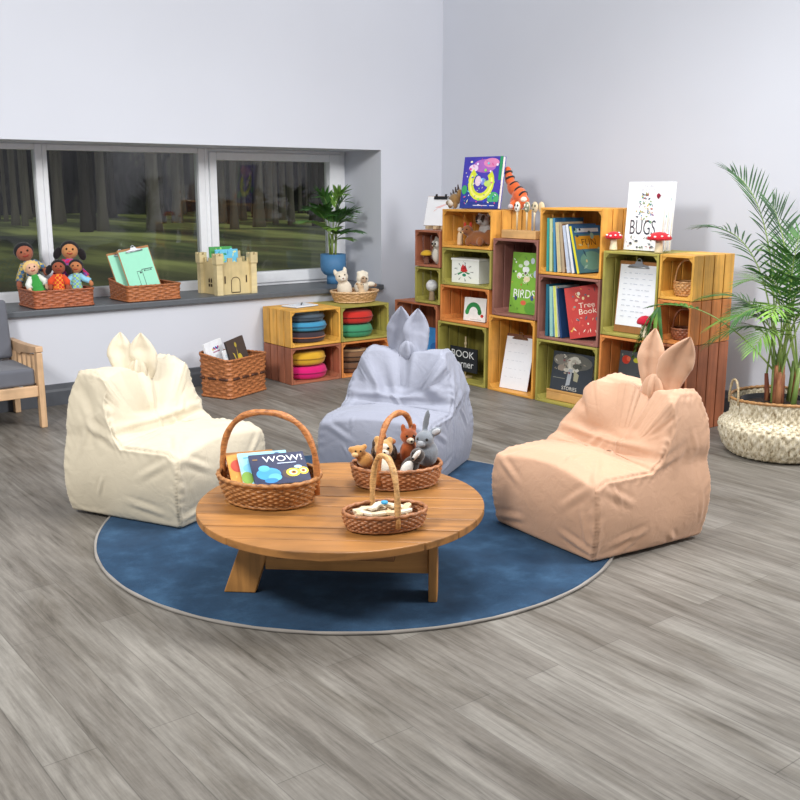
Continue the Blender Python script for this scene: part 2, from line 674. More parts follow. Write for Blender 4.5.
BARK = [speckle('5c554e', '8a8275', 1.2, 0.95, stretch=(1, 1, 0.1)), speckle('38332f', '544c48', 1.2, 0.95, stretch=(1, 1, 0.1))]
rt = random.Random(5)
spots_ = []
for k in range(70):
    y = rt.uniform(30, 54)
    s = (y + 5.9) / 6.4
    x = -5 + (rt.uniform(-3.5, -0.6) + 5) * s
    r = rt.uniform(0.09, 0.26)
    if any(math.hypot(x - a_, y - b_) < 1.7 * (r + c_) for a_, b_, c_ in spots_):
        continue
    spots_.append((x, y, r))
    mb = MB()
    pts = [(0.1 * r * noise.noise((k, z, 0)), 0, z) for z in (-0.7, 0, 0.6, 2, 4, 7, 10)]
    mb.tube(pts, [r * 1.5, r * 1.25, r, r * 0.92, r * 0.85, r * 0.75, r * 0.6], 9)
    o = mb.build('tree_trunk', BARK[k % 3 == 0], loc=(x, y, 0))
    tag(o, 'dim bare tree trunk standing in the dark woodland beyond the window', 'tree', 'tree trunks seen through the window')

# ------------------------------------------------------------------ rug
def rug_mat():
    m, nt, b = new_mat('blue_carpet')
    n = noise_tex(nt, coords(nt), 5, 6, 0.7)
    r = ramp(nt, [(0.3, rgb('24384e')), (0.52, rgb('2c4660')), (0.72, rgb('3d5c79'))])
    nt.links.new(n.outputs['Fac'], r.inputs['Fac'])
    nt.links.new(r.outputs['Color'], b.inputs['Base Color'])
    b.inputs['Roughness'].default_value = 0.95
    b.inputs['Sheen Weight'].default_value = 0.04
    b.inputs['Specular IOR Level'].default_value = 0.1
    n2 = noise_tex(nt, coords(nt), 420, 3)
    bump(nt, b, n2.outputs['Fac'], 0.6, 0.004)
    return m
RUGC = (-2.868, -2.892)
rug = thing('rug', 'round navy blue carpet rug with pale stitched edge under the coffee table', 'rug', (RUGC[0], RUGC[1], 0.0005))
mb = MB()
mb.lathe([(0.0, 0.0), (1.0, 0.0), (1.003, 0.006), (0.998, 0.0105), (0.985, 0.012), (0.0, 0.012)], 128)
mb.build('rug_pile', rug_mat(), rug)
mb = MB()
mb.tube([(1.004 * math.cos(2 * PI * k / 160), 1.004 * math.sin(2 * PI * k / 160), 0.0055) for k in range(160)], 0.0056, 8, closed=True, twist=(2, 0.12, 20))
mb.build('edge_binding', fabric('8d8780', 500, 0.15), rug)['label'] = 'pale grey stitched edge'

# ------------------------------------------------------------------ low round table
TC, TZ = (-3.262, -3.345), 0.285
PINE = wood('a9743c', 'x', 0.8, 0.45, 0.45, 0.22)
tb = thing('coffee_table', 'low round rustic pine plank coffee table standing on the blue rug', 'table', (TC[0], TC[1], 0.0132), -42)
def disc_planks(r, n, z0, z1, gap=0.0045):
    mb = MB()
    w = 2 * r / n
    for k in range(n):
        ya, yb = -r + k * w + (gap / 2 if k else 0.0), -r + (k + 1) * w - (gap / 2 if k < n - 1 else 0.0)
        top, bot = [], []
        N = 18
        ys = [ya + (yb - ya) * i / N for i in range(N + 1)]
        right = [(math.sqrt(max(0, r * r - y * y)), y) for y in ys]
        pts = right + [(-x, y) for x, y in reversed(right)]
        q = []
        for p in pts:
            if not q or (abs(p[0] - q[-1][0]) + abs(p[1] - q[-1][1])) > 1e-5:
                q.append(p)
        rr = random.Random(k)
        dz = rr.uniform(-0.0008, 0.0008)
        mb.prismz(q, z0, z1 + dz)
    return mb
tz = TZ - 0.0132
disc_planks(0.473, 9, tz - 0.025, tz).build('tabletop', PINE, tb, bevel=0.004)
PINED = wood('b57f42', 'z', 1, 0.35, 0.5)
zt = tz - 0.0255
def plank_leg(x0, y0, w0, t0, x1, y1, w1, t1):
    """plank leg in the table's frame: foot at (x0, y0), top at (x1, y1)"""
    mb = MB()
    vs = [(x0 - w0, y0 - t0, 0), (x0 + w0, y0 - t0, 0), (x0 + w0, y0 + t0, 0), (x0 - w0, y0 + t0, 0),
          (x1 - w1, y1 - t1, zt), (x1 + w1, y1 - t1, zt), (x1 + w1, y1 + t1, zt), (x1 - w1, y1 + t1, zt)]
    mb.add(vs, [(0, 3, 2, 1), (4, 5, 6, 7), (0, 1, 5, 4), (1, 2, 6, 5), (2, 3, 7, 6), (3, 0, 4, 7)], False)
    mb.build('leg', PINED, tb, bevel=0.004)
plank_leg(-0.318, -0.125, 0.052, 0.020, -0.235, -0.118, 0.046, 0.020)
plank_leg(0.312, -0.130, 0.014, 0.048, 0.312, -0.130, 0.014, 0.050)
plank_leg(-0.300, 0.150, 0.050, 0.020, -0.225, 0.140, 0.046, 0.020)
plank_leg(0.300, 0.150, 0.014, 0.046, 0.300, 0.150, 0.014, 0.050)
PINEX = wood('b98345', 'x', 1, 0.35, 0.5)
for y in (-0.122, 0.146):
    mb = MB()
    mb.box(-0.232, 0.296, y - 0.016, y + 0.016, 0.080, 0.20)
    mb.build('cross_beam', PINEX, tb, bevel=0.003)
for x in (-0.13, 0.13):
    mb = MB()
    mb.box(x - 0.06, x + 0.06, -0.172, -0.1385, 0.13, zt)
    mb.build('batten_end', wood('8d5f33', 'x', 1, 0.3), tb, bevel=0.004)
# ------------------------------------------------------------------ bean bag chairs with rabbit ears
def sdf_poly(px, pz, poly):
    d = np.full(px.shape, 1e9)
    s = np.ones(px.shape)
    n = len(poly)
    for i in range(n):
        ax, az = poly[i]
        bx, bz = poly[i - 1]
        ex, ez = bx - ax, bz - az
        wx, wz = px - ax, pz - az
        t = np.clip((wx * ex + wz * ez) / (ex * ex + ez * ez), 0, 1)
        d = np.minimum(d, (wx - ex * t) ** 2 + (wz - ez * t) ** 2)
        c1, c2, c3 = pz >= az, pz < bz, ex * wz > ez * wx
        flip = (c1 & c2 & c3) | (~c1 & ~c2 & ~c3)
        s = np.where(flip, -s, s)
    return s * np.sqrt(d)

def smax(a, b, k):
    h = np.maximum(k - np.abs(a - b), 0) / k
    return np.maximum(a, b) + h * h * k * 0.25

def bean_parts(p, lean, ky):
    return bean_sdf(p, lean, ky, True)

TAPER, SKEW = [0.075], [0.0]

def bean_sdf(p, lean, ky, raw=False):
    x, z = p[:, 0], p[:, 2]
    y = p[:, 1] - SKEW[0] * np.clip((z - 0.30) / 0.2, 0, 1.2)      # the back may sag to one side
    ky = ky - SKEW[0] * 1.2
    # shoulders: the back is pinched down in the middle where the ears are tied
    pinch = 0.035 * np.exp(-((y - ky) / 0.07) ** 2) - 0.03 * np.clip(np.abs(y) - 0.16, 0, 1) * 2.0
    zz = z + np.where(z > 0.42, pinch * np.clip((z - 0.42) / 0.12, 0, 1), 0)
    # seat crowned across its width, front face bellied out
    crown = 0.035 * (1 - (np.clip(np.abs(y) / 0.28, 0, 1)) ** 2)
    zz = zz - np.where((x > -0.05), crown * np.clip((x + 0.05) / 0.12, 0, 1) * np.clip((z - 0.15) / 0.1, 0, 1), 0)
    # hollow in the backrest
    hol = 0.05 * np.exp(-(y / 0.15) ** 2) * np.exp(-((z - 0.41) / 0.07) ** 2) - 0.028 * np.exp(-((z - 0.53) / 0.045) ** 2)
    xx = x + np.where(x > -0.2, hol, 0)
    front = 0.03 * np.sin(np.clip(z / 0.30, 0, 1) * PI) * (1 - (y / 0.34) ** 2)
    xx = xx - np.where(x > 0.1, front, 0)
    poly = [(0.255, 0.0), (0.262, 0.265), (0.22, 0.285), (0.0, 0.285), (-0.045, 0.33), (-0.13 + lean, 0.53), (-0.165 + lean, 0.56),
            (-0.235 + lean, 0.555), (-0.268, 0.46), (-0.276, 0.2), (-0.268, 0.0)]
    d2 = sdf_poly(xx, zz, poly)
    wz = 0.262 + 0.025 * np.sin(np.clip(z / 0.32, 0, 1) * PI) - TAPER[0] * np.clip((z - 0.36) / 0.24, 0, 1) ** 1.3
    side = np.abs(y) - wz + 0.012 * np.clip(x / 0.25, -1, 1)
    if raw:
        return d2, side
    d = smax(d2, side, 0.012) - 0.015
    return smax(d, -z + 0.002, 0.015)

_ico = None
def ico(sub=7):
    global _ico
    if _ico is None:
        bm = bmesh.new()
        bmesh.ops.create_icosphere(bm, subdivisions=sub, radius=1.0)
        bm.verts.index_update()
        _ico = (np.array([v.co[:] for v in bm.verts]), [tuple(v.index for v in f.verts) for f in bm.faces])
        bm.free()
    return _ico

def segdist(p, a, b):
    a, b = np.array(a), np.array(b)
    e = b - a
    t = np.clip(((p - a) @ e) / (e @ e), 0, 1)
    return np.linalg.norm(p - a - t[:, None] * e, axis=1), t

def bean_bag(label, colour, loc, facing, seed, folds, ears, lean=0.0, flip=1, ky=0.0, taper=0.075, skew=0.0, size=1.0, drop=0.0):
    TAPER[0], SKEW[0] = taper, skew
    dirs, faces = ico()
    c = np.array((-0.07, 0.0, 0.2))
    lo, hi = np.zeros(len(dirs)), np.full(len(dirs), 1.0)
    for _ in range(24):
        mid = (lo + hi) / 2
        ins = bean_sdf(c + dirs * mid[:, None], lean, ky) < 0
        lo = np.where(ins, mid, lo)
        hi = np.where(ins, hi, mid)
    p = c + dirs * lo[:, None]
    # surface normals from the field
    e = 1e-3
    g = np.stack([bean_sdf(p + np.eye(3)[k] * e, lean, ky) - bean_sdf(p - np.eye(3)[k] * e, lean, ky) for k in range(3)], 1)
    nn = g / np.maximum(np.linalg.norm(g, axis=1), 1e-9)[:, None]
    disp = np.zeros(len(p))
    rr = random.Random(seed)
    def crease(a, b, wd, am, both=True):
        """a taut fold: sharp crest with a soft valley beside it"""
        d, t = segdist(p, a, b)
        tap = np.sin(np.clip(t, 0.03, 0.97) * PI) ** 0.8
        near = d < wd * 5
        out = np.zeros(len(p))
        dn = d[near] / wd
        out[near] = am * tap[near] * (np.exp(-dn ** 1.25) - (0.55 * np.exp(-((dn - 2.0) / 0.9) ** 2) if both else 0))
        return out
    # gathers fanning out below the tied ears, on the front and the back
    knot = np.array((-0.19 + lean, ky, 0.555))
    for k in range(9):
        th = -PI * 0.95 + 1.9 * PI * k / 8 + rr.uniform(-0.12, 0.12)
        fwd = 0.10 if abs(th) < 1.7 else -0.05
        L = rr.uniform(0.10, 0.22)
        e_ = knot + np.array((fwd * abs(math.cos(th)), math.sin(th) * L, -0.16 * abs(math.cos(th)) - 0.02))
        disp += crease(knot + (e_ - knot) * 0.08, e_, rr.uniform(0.010, 0.018), rr.choice((1, 1, -0.8)) * rr.uniform(0.006, 0.013))
    for (a, b, wd, am) in folds:
        disp += crease((a[0], a[1] * flip, a[2]), (b[0], b[1] * flip, b[2]), wd, am)
    # short taut wrinkles, mostly running out from the seams
    x, y, z = p[:, 0], p[:, 1], p[:, 2]
    for k in range(46):
        i = rr.randrange(len(p))
        a = p[i]
        if a[2] < 0.03:
            continue
        n_ = nn[i]
        tdir = np.cross(n_, np.array((rr.uniform(-1, 1), rr.uniform(-1, 1), rr.uniform(-.3, .3))))
        tdir /= max(np.linalg.norm(tdir), 1e-6)
        L = rr.uniform(0.06, 0.17)
        disp += crease(a - tdir * L / 2, a + tdir * L / 2, rr.uniform(0.006, 0.012), rr.uniform(0.003, 0.007))
    # soft unevenness of the filling
    nz = np.array([noise.noise((v[0] * 6 + seed, v[1] * 6, v[2] * 6)) for v in p]) * 0.007
    disp += nz
    # stitched seam round both side panels: a narrow groove with small puckers
    d2s, sds = bean_parts(p, lean, ky)
    for sgn in (-1, 1):
        m_ = (np.sign(y) == sgn)
        sm = np.where(m_, np.abs(d2s - sds), 1.0)
        disp -= 0.009 * np.exp(-(sm / 0.0045) ** 2) - 0.003 * np.exp(-((sm - 0.012) / 0.006) ** 2)
        disp += 0.0016 * np.sin((x * 1.3 + z * 1.1) * 2 * PI / 0.06 + 9 * nz / 0.007) * np.exp(-((sm - 0.02) / 0.018) ** 2)
    keep = np.clip(p[:, 2] / 0.03, 0, 1)
    p = p + nn * (disp * keep)[:, None]
    p[:, 2] = np.maximum(p[:, 2], 0.0)
    root = thing('bean_bag_chair', label, 'bean bag', loc, facing)
    root.scale = (size, size, size)
    mat = bag_mat(colour)
    mb = MB()
    mb.add([tuple(v) for v in p], faces, True)
    mb.build('seat_body', mat, root)
    for (x0, y0, tilt, yaw, ln, wd, fwd) in ears:
        ear(root, mat, (-0.19 + lean + x0, y0 + ky, 0.535 - drop), tilt, yaw, ln, wd, fwd, seed + int(y0 * 100))
    # the gathered knot of cloth between the ears
    mb = MB()
    ks, kf = ico(4) if False else (None, None)
    vs, fs = [], []
    nu, nv = 28, 14
    for j in range(nv + 1):
        th = PI * j / nv
        for i in range(nu):
            a = 2 * PI * i / nu
            r = 1 + 0.34 * math.cos(5 * a + seed) * math.sin(th)
            vs.append((0.028 * r * math.sin(th) * math.cos(a), 0.040 * r * math.sin(th) * math.sin(a), -0.040 * math.cos(th) + (0.030 if math.cos(th) < -0.2 else 0) * (-math.cos(th))))
    for j in range(nv):
        for i in range(nu):
            fs.append((j * nu + i, j * nu + (i + 1) % nu, (j + 1) * nu + (i + 1) % nu, (j + 1) * nu + i))
    mb.M = T(-0.168 + lean, ky, 0.545 - drop * 0.7)
    mb.add(vs, fs, True)
    mb.build('gathered_knot', mat, root)
    return root

def ear(root, mat, base, tilt, yaw, ln, wd, fwd, seed):
    mb = MB()
    mb.M = T(*base) @ rotm(0, fwd, 0) @ rotm(tilt, 0, 0) @ rotm(0, 0, yaw)
    nu, nv = 24, 26
    vs, fs = [], []
    for j in range(nv + 1):
        t = j / nv
        w_ = wd * (0.42 + 0.58 * math.sin(t / 0.5 * PI / 2)) if t < 0.5 else wd * max(0.0, 1 - ((t - 0.5) / 0.5) ** 1.9) + 0.003
        th = 0.021 * (math.sin(PI * min(1, t * 0.9 + 0.1)) ** 0.6) + 0.0015
        bend = 0.02 * math.sin(t * 2.6 + seed)
        for i in range(nu):
            a = 2 * PI * i / nu
            y = w_ * math.cos(a)
            x = th * math.sin(a)
            if math.sin(a) > 0:   # a long hollow down the front
                x -= 0.022 * math.exp(-(math.cos(a) / 0.4) ** 2) * math.sin(PI * t) ** 0.5
            x += 0.004 * noise.noise((y * 30, t * 7 + seed, 1.3 + seed)) * math.sin(PI * t) + 0.007 * noise.noise((y * 14 + seed, t * 3.5, 4.1)) * math.sin(PI * t)
            vs.append((x + bend, y + 0.008 * math.sin(t * 4 + seed), ln * t))
    for j in range(nv):
        for i in range(nu):
            fs.append((j * nu + i, j * nu + (i + 1) % nu, (j + 1) * nu + (i + 1) % nu, (j + 1) * nu + i))
    mb.add(vs, fs, True)
    mb.build('ear', mat, root)

def bag_mat(h):
    m, nt, b = new_mat('cotton_' + h)
    c = rgb(h)
    n = noise_tex(nt, coords(nt), 6, 4)
    r = ramp(nt, [(0.3, mul(c, 0.96)), (0.7, mul(c, 1.04))])
    nt.links.new(n.outputs['Fac'], r.inputs['Fac'])
    nt.links.new(r.outputs['Color'], b.inputs['Base Color'])
    b.inputs['Roughness'].default_value = 0.62
    b.inputs['Sheen Weight'].default_value = 0.15
    b.inputs['Specular IOR Level'].default_value = 0.35
    # fine crumple of the woven cover
    n1 = noise_tex(nt, coords(nt), 16, 4, 0.55, 0.6)
    n2 = noise_tex(nt, coords(nt), 900, 1)
    mxn = nt.nodes.new('ShaderNodeMath')
    mxn.operation = 'MULTIPLY_ADD'
    mxn.inputs[1].default_value = 0.03
    nt.links.new(n2.outputs['Fac'], mxn.inputs[0])
    nt.links.new(n1.outputs['Fac'], mxn.inputs[2])
    bump(nt, b, mxn.outputs[0], 0.35, 0.012)
    return m

FOLDS = [
    # crease where the seat meets the back
    ((-0.03, -0.27, 0.335), (-0.03, 0.27, 0.335), 0.016, -0.026),
    ((0.03, -0.22, 0.325), (0.0, 0.20, 0.33), 0.014, 0.008),
    # corner pinches of the seat block
    ((0.27, 0.26, 0.29), (0.12, 0.12, 0.325), 0.012, 0.009),
    ((0.27, -0.26, 0.29), (0.14, -0.12, 0.325), 0.012, 0.009),
    ((0.28, 0.25, 0.28), (0.29, 0.12, 0.17), 0.012, 0.007),
    ((0.28, -0.25, 0.28), (0.29, -0.10, 0.20), 0.012, 0.007),
    ((0.27, 0.27, 0.03), (0.30, 0.10, 0.08), 0.012, 0.007),
    ((0.27, -0.27, 0.03), (0.30, -0.08, 0.07), 0.012, 0.008),
    ((0.25, -0.28, 0.28), (0.10, -0.30, 0.19), 0.012, 0.007),
    ((0.25, 0.28, 0.28), (0.10, 0.30, 0.19), 0.012, 0.007),
    ((0.22, -0.28, 0.05), (0.02, -0.30, 0.09), 0.012, 0.006),
    ((0.22, 0.28, 0.05), (0.02, 0.30, 0.09), 0.012, 0.006),
    # side panels
    ((0.00, 0.29, 0.30), (-0.20, 0.27, 0.38), 0.014, 0.010),
    ((0.00, -0.29, 0.30), (-0.20, -0.27, 0.38), 0.014, 0.010),
    ((-0.22, -0.25, 0.48), (-0.10, -0.29, 0.28), 0.014, 0.009),
    ((-0.22, 0.25, 0.48), (-0.10, 0.29, 0.28), 0.014, 0.009),
    ((-0.24, 0.24, 0.42), (-0.22, 0.29, 0.20), 0.014, 0.009),
    ((-0.24, -0.24, 0.42), (-0.22, -0.29, 0.20), 0.014, 0.009),
]
PEACH = [((-0.12, -0.20, 0.52), (-0.10, 0.03, 0.50), 0.030, 0.024), ((-0.10, -0.17, 0.465), (-0.08, 0.05, 0.45), 0.022, -0.030), ((-0.07, -0.19, 0.43), (-0.06, 0.09, 0.405), 0.024, 0.022),
         ((-0.15, 0.11, 0.55), (-0.08, 0.14, 0.42), 0.028, -0.042), ((-0.15, 0.16, 0.55), (-0.07, 0.19, 0.42), 0.020, 0.020), ((-0.05, -0.06, 0.375), (-0.03, 0.18, 0.352), 0.016, 0.016),
         ((-0.13, 0.06, 0.53), (-0.08, 0.05, 0.44), 0.018, 0.020)]
GREY = [((-0.14, -0.13, 0.52), (-0.05, -0.06, 0.36), 0.022, -0.042), ((-0.13, -0.08, 0.53), (-0.06, -0.01, 0.38), 0.020, 0.022), ((-0.16, 0.0, 0.56), (-0.10, 0.02, 0.45), 0.024, -0.040), ((-0.06, -0.05, 0.385), (-0.09, 0.08, 0.43), 0.020, 0.030),
        ((-0.09, 0.08, 0.43), (-0.06, 0.21, 0.385), 0.020, 0.030), ((-0.04, 0.0, 0.36), (-0.04, 0.23, 0.352), 0.016, -0.024), ((-0.14, 0.16, 0.53), (-0.10, 0.06, 0.47), 0.020, 0.020), ((-0.14, -0.20, 0.52), (-0.07, -0.18, 0.40), 0.020, 0.022)]
CREAM = [((-0.14, -0.17, 0.54), (-0.08, 0.14, 0.455), 0.020, 0.032), ((-0.12, -0.16, 0.49), (-0.08, 0.09, 0.425), 0.022, -0.032), ((-0.20, -0.21, 0.56), (-0.10, -0.22, 0.42), 0.030, 0.030), ((-0.17, -0.15, 0.55), (-0.09, -0.17, 0.43), 0.020, -0.026),
         ((-0.19, 0.09, 0.57), (-0.11, 0.21, 0.49), 0.030, 0.030), ((-0.13, 0.06, 0.53), (-0.08, 0.20, 0.44), 0.018, -0.022), ((-0.06, -0.18, 0.40), (-0.05, 0.10, 0.37), 0.018, 0.018)]
# ears: (forward, sideways of the root; roll outwards, turn, length, half width, tip tilt)
bean_bag('cream bean bag chair with tall rabbit ears on the left edge of the rug', 'c9bea7', (-3.350, -2.215, 0.0127), -66, 11, FOLDS + CREAM,
         [(0.03, 0.032, 4, -46, 0.19, 0.055, 2), (-0.03, -0.032, -4, -46, 0.195, 0.055, -4)], ky=0.02, taper=0.055, drop=0.03)
bean_bag('lavender grey bean bag chair with rabbit ears behind the coffee table', '898c9a', (-2.325, -2.425, 0.0127), 212, 23, FOLDS + GREY,
         [(0.0, 0.055, 3, 32, 0.235, 0.066, -3), (0.0, -0.06, -3, 4, 0.245, 0.066, -3)], ky=0.0, taper=0.10, size=0.955)
bean_bag('peach bean bag chair with rabbit ears on the right edge of the rug', 'c69d80', (-2.212, -3.535, 0.0127), 176, 37, FOLDS + PEACH,
         [(0.0, -0.04, -2, 30, 0.245, 0.052, -2), (0.0, 0.045, -16, 46, 0.24, 0.062, -6)], ky=0.115, taper=0.11, skew=0.05, size=0.99)

# ------------------------------------------------------------------ child's armchair
ch = thing('child_armchair', 'small pale wooden armchair with grey cushions at the left window wall', 'armchair', (-3.64, -0.29, 0))
BE = wood('d6b088', 'z', 1, 0.16, 0.5)
BEX = wood('d6b089', 'x', 1, 0.16, 0.5)
BEY = wood('d6b08a', 'y', 1, 0.16, 0.5)
GRC = fabric('64666e', 700, 0.05)
hw, fy, ry = 0.31, -0.235, 0.235
for sx in (1, -1):
    x = sx * hw
    for (y, h_) in ((fy, 0.452), (ry, 0.44)):
        mb = MB()
        mb.box(x - 0.017, x + 0.017, y - 0.022, y + 0.022, 0, h_ - 0.032)
        mb.build('leg', BE, ch, bevel=0.005)
    # arm rail with a dipped lower edge
    mb = MB()
    N = 14
    up = [(fy - 0.024 + (ry - fy + 0.05) * i / N, 0.455 - 0.006 * math.sin(PI * i / N) - (0.012 * (i / N))) for i in range(N + 1)]
    dn = [(y, z - 0.032 - 0.035 * (math.sin(PI * i / N) if i > 7 else math.sin(PI * i / N) * 0.5)) for i, (y, z) in enumerate(up)]
    pts = up + dn[::-1]
    mb.prism(pts, -0.02, 0.02)
    for i, p in enumerate(mb.v):
        mb.v[i] = (x + p[1], p[0], p[2])
    mb.build('armrest', BEY, ch, bevel=0.004)
    mb = MB()
    mb.box(x - 0.012, x + 0.012, fy + 0.0225, ry - 0.0225, 0.185, 0.24)
    mb.build('side_rail', BEY, ch, bevel=0.003)
    for k in range(4):
        y = fy + 0.10 + k * 0.085
        mb = MB()
        mb.box(x - 0.009, x + 0.009, y - 0.016, y + 0.016, 0.2405, 0.40)
        mb.build('arm_slat', BE, ch, bevel=0.002)
mb = MB()
mb.box(-hw + 0.0175, hw - 0.0175, fy - 0.014, fy + 0.014, 0.178, 0.238)
mb.build('front_rail', BEX, ch, bevel=0.004)
mb = MB()
mb.box(-hw + 0.0175, hw - 0.0175, ry - 0.012, ry + 0.012, 0.38, 0.44)
mb.box(-hw + 0.0175, hw - 0.0175, ry - 0.012, ry + 0.012, 0.19, 0.24)
mb.build('back_rail', BEX, ch, bevel=0.004)
mb = MB()
mb.box(-hw + 0.022, hw - 0.022, fy + 0.005, ry - 0.10, 0.2385, 0.335)
mb.build('seat_cushion', GRC, ch, bevel=0.018, segs=4)
mb = MB()
mb.M = T(0, ry - 0.075, 0.335) @ rotm(-9, 0, 0)
mb.box(-hw + 0.03, hw - 0.03, -0.05, 0.045, 0.004, 0.34)
mb.build('back_cushion', GRC, ch, bevel=0.022, segs=4)

# ------------------------------------------------------------------ woven baskets
def loop_oval(rx, ry, n):
    return [(rx * math.cos(2 * PI * k / n), ry * math.sin(2 * PI * k / n)) for k in range(n)]

def loop_rect(w, d, r, step):
    P = []
    cs = [(w / 2 - r, d / 2 - r, 0), (-w / 2 + r, d / 2 - r, 90), (-w / 2 + r, -d / 2 + r, 180), (w / 2 - r, -d / 2 + r, 270)]
    dense = []
    for cx, cy, a0 in cs:
        for i in range(9):
            a = R(a0 + 90 * i / 8)
            dense.append((cx + r * math.cos(a), cy + r * math.sin(a)))
    L = [0]
    for i in range(len(dense)):
        a, b = dense[i], dense[(i + 1) % len(dense)]
        L.append(L[-1] + math.hypot(b[0] - a[0], b[1] - a[1]))
    n = max(16, int(round(L[-1] / step / 8)) * 8)
    out, j = [], 0
    for k in range(n):
        s = L[-1] * k / n
        while L[j + 1] < s:
            j += 1
        f = (s - L[j]) / max(1e-9, L[j + 1] - L[j])
        a, b = dense[j], dense[(j + 1) % len(dense)]
        out.append((a[0] + (b[0] - a[0]) * f, a[1] + (b[1] - a[1]) * f))
    return out

def woven_wall(loop, h, rows, flare, amp, belly=0.0, zfun=None, per=4):
    """basketwork wall: horizontal rods bending in and out of the stakes, alternating by row"""
    mb = MB()
    n = len(loop)
    nrm = []
    for i in range(n):
        a, b = loop[i - 1], loop[(i + 1) % n]
        d = Vector((b[1] - a[1], -(b[0] - a[0])))
        nrm.append(d.normalized())
    sub = 4
    vs, fs = [], []
    tot = rows * sub
    for j in range(tot + 1):
        t = j / tot
        row = min(rows - 1, j // sub)
        f = (j - row * sub) / sub
        prof = math.sin(PI * f) if j < tot else 0
        for i in range(n):
            wv = math.sin(2 * PI * i / (2 * per) + PI * (row % 2))
            off = flare * t + belly * math.sin(PI * t) + amp * prof * (0.55 + 0.85 * wv)
            hz = h if zfun is None else zfun(i / n)
            vs.append((loop[i][0] + nrm[i].x * off, loop[i][1] + nrm[i].y * off, hz * t))
    for j in range(tot):
        for i in range(n):
            fs.append((j * n + i, j * n + (i + 1) % n, (j + 1) * n + (i + 1) % n, (j + 1) * n + i))
    mb.add(vs, fs, True)
    # base plate, a little above the table so that it never pokes out below
    mb.add([(x * 0.99, y * 0.99, 0.004) for x, y in loop], [tuple(range(n))], False)
    return mb, nrm

def rim_path(loop, nrm, off, h, zfun=None):
    n = len(loop)
    return [(loop[i][0] + nrm[i].x * off, loop[i][1] + nrm[i].y * off, (h if zfun is None else zfun(i / n))) for i in range(n)]

def handled_basket(label, loc, rz, rx, ry, h, flare, foot_ang, apex, hr, mat, rimr=0.008, rows=7, hmat=None, hspread=0.0, amp=0.0036):
    root = thing('wicker_basket', label, 'basket', loc, rz)
    n = 168 if rx > 0.1 else 96
    loop = loop_oval(rx, ry, n)
    mb, nrm = woven_wall(loop, h, rows, flare, amp, 0.006, None, 3)
    mb.build('woven_body', mat, root)
    mb = MB()
    mb.tube(rim_path(loop, nrm, flare, h), rimr, 8, closed=True, twist=(2, 0.22, 28))
    mb.tube(rim_path(loop, nrm, 0.004, 0.007), rimr * 0.8, 8, closed=True, twist=(2, 0.2, 28))
    mb.build('braided_rim', mat, root)
    fa = R(foot_ang)
    fx, fy_ = (rx + flare) * math.cos(fa), (ry + flare) * math.sin(fa)
    pts = []
    for k in range(33):
        a = PI * k / 32
        c = math.cos(a)
        s = math.sin(a)
        cc = math.copysign(abs(c) ** 0.8, c)
        z = h * 0.35 + (apex - h * 0.35) * s ** 0.72
        bulge = 1 + hspread * math.sin(2 * a if a < PI / 2 else 2 * (PI - a))
        pts.append((fx * cc * bulge * 0.97, fy_ * cc * bulge * 0.97, z))
    mb = MB()
    mb.tube(pts, hr, 10, twist=(2, 0.13, 9))
    mb.build('handle', hmat or mat, root)
    return root

WK = wicker('a5703f', '5c361a')
WKL = wicker('c79a63', '8a5c33')
WKH = wicker('b5743f', '7a4522')
WKR = wicker('a06a44', '55301a')
TT = TZ + 0.0015
bk1 = handled_basket('large round wicker basket of picture books with a tall arched handle on the coffee table', (-3.437, -3.180, TT), -62, 0.145, 0.118, 0.088, 0.03, 8, 0.295, 0.0105, WK, 0.0075, 11, WKH, 0.05)
bk2 = handled_basket('oval wicker basket of plush woodland animals near the grey bean bag', (-2.995, -3.30, TT), -30, 0.137, 0.098, 0.072, 0.02, 60, 0.250, 0.0100, WKR, 0.0065, 9, WKH)
bk3 = handled_basket('small oval wicker basket of pale wooden pieces nearest the front of the table', (-3.30, -3.635, TT), -24, 0.112, 0.068, 0.055, 0.016, 100, 0.222, 0.0092, WKR, 0.006, 8, WKL)
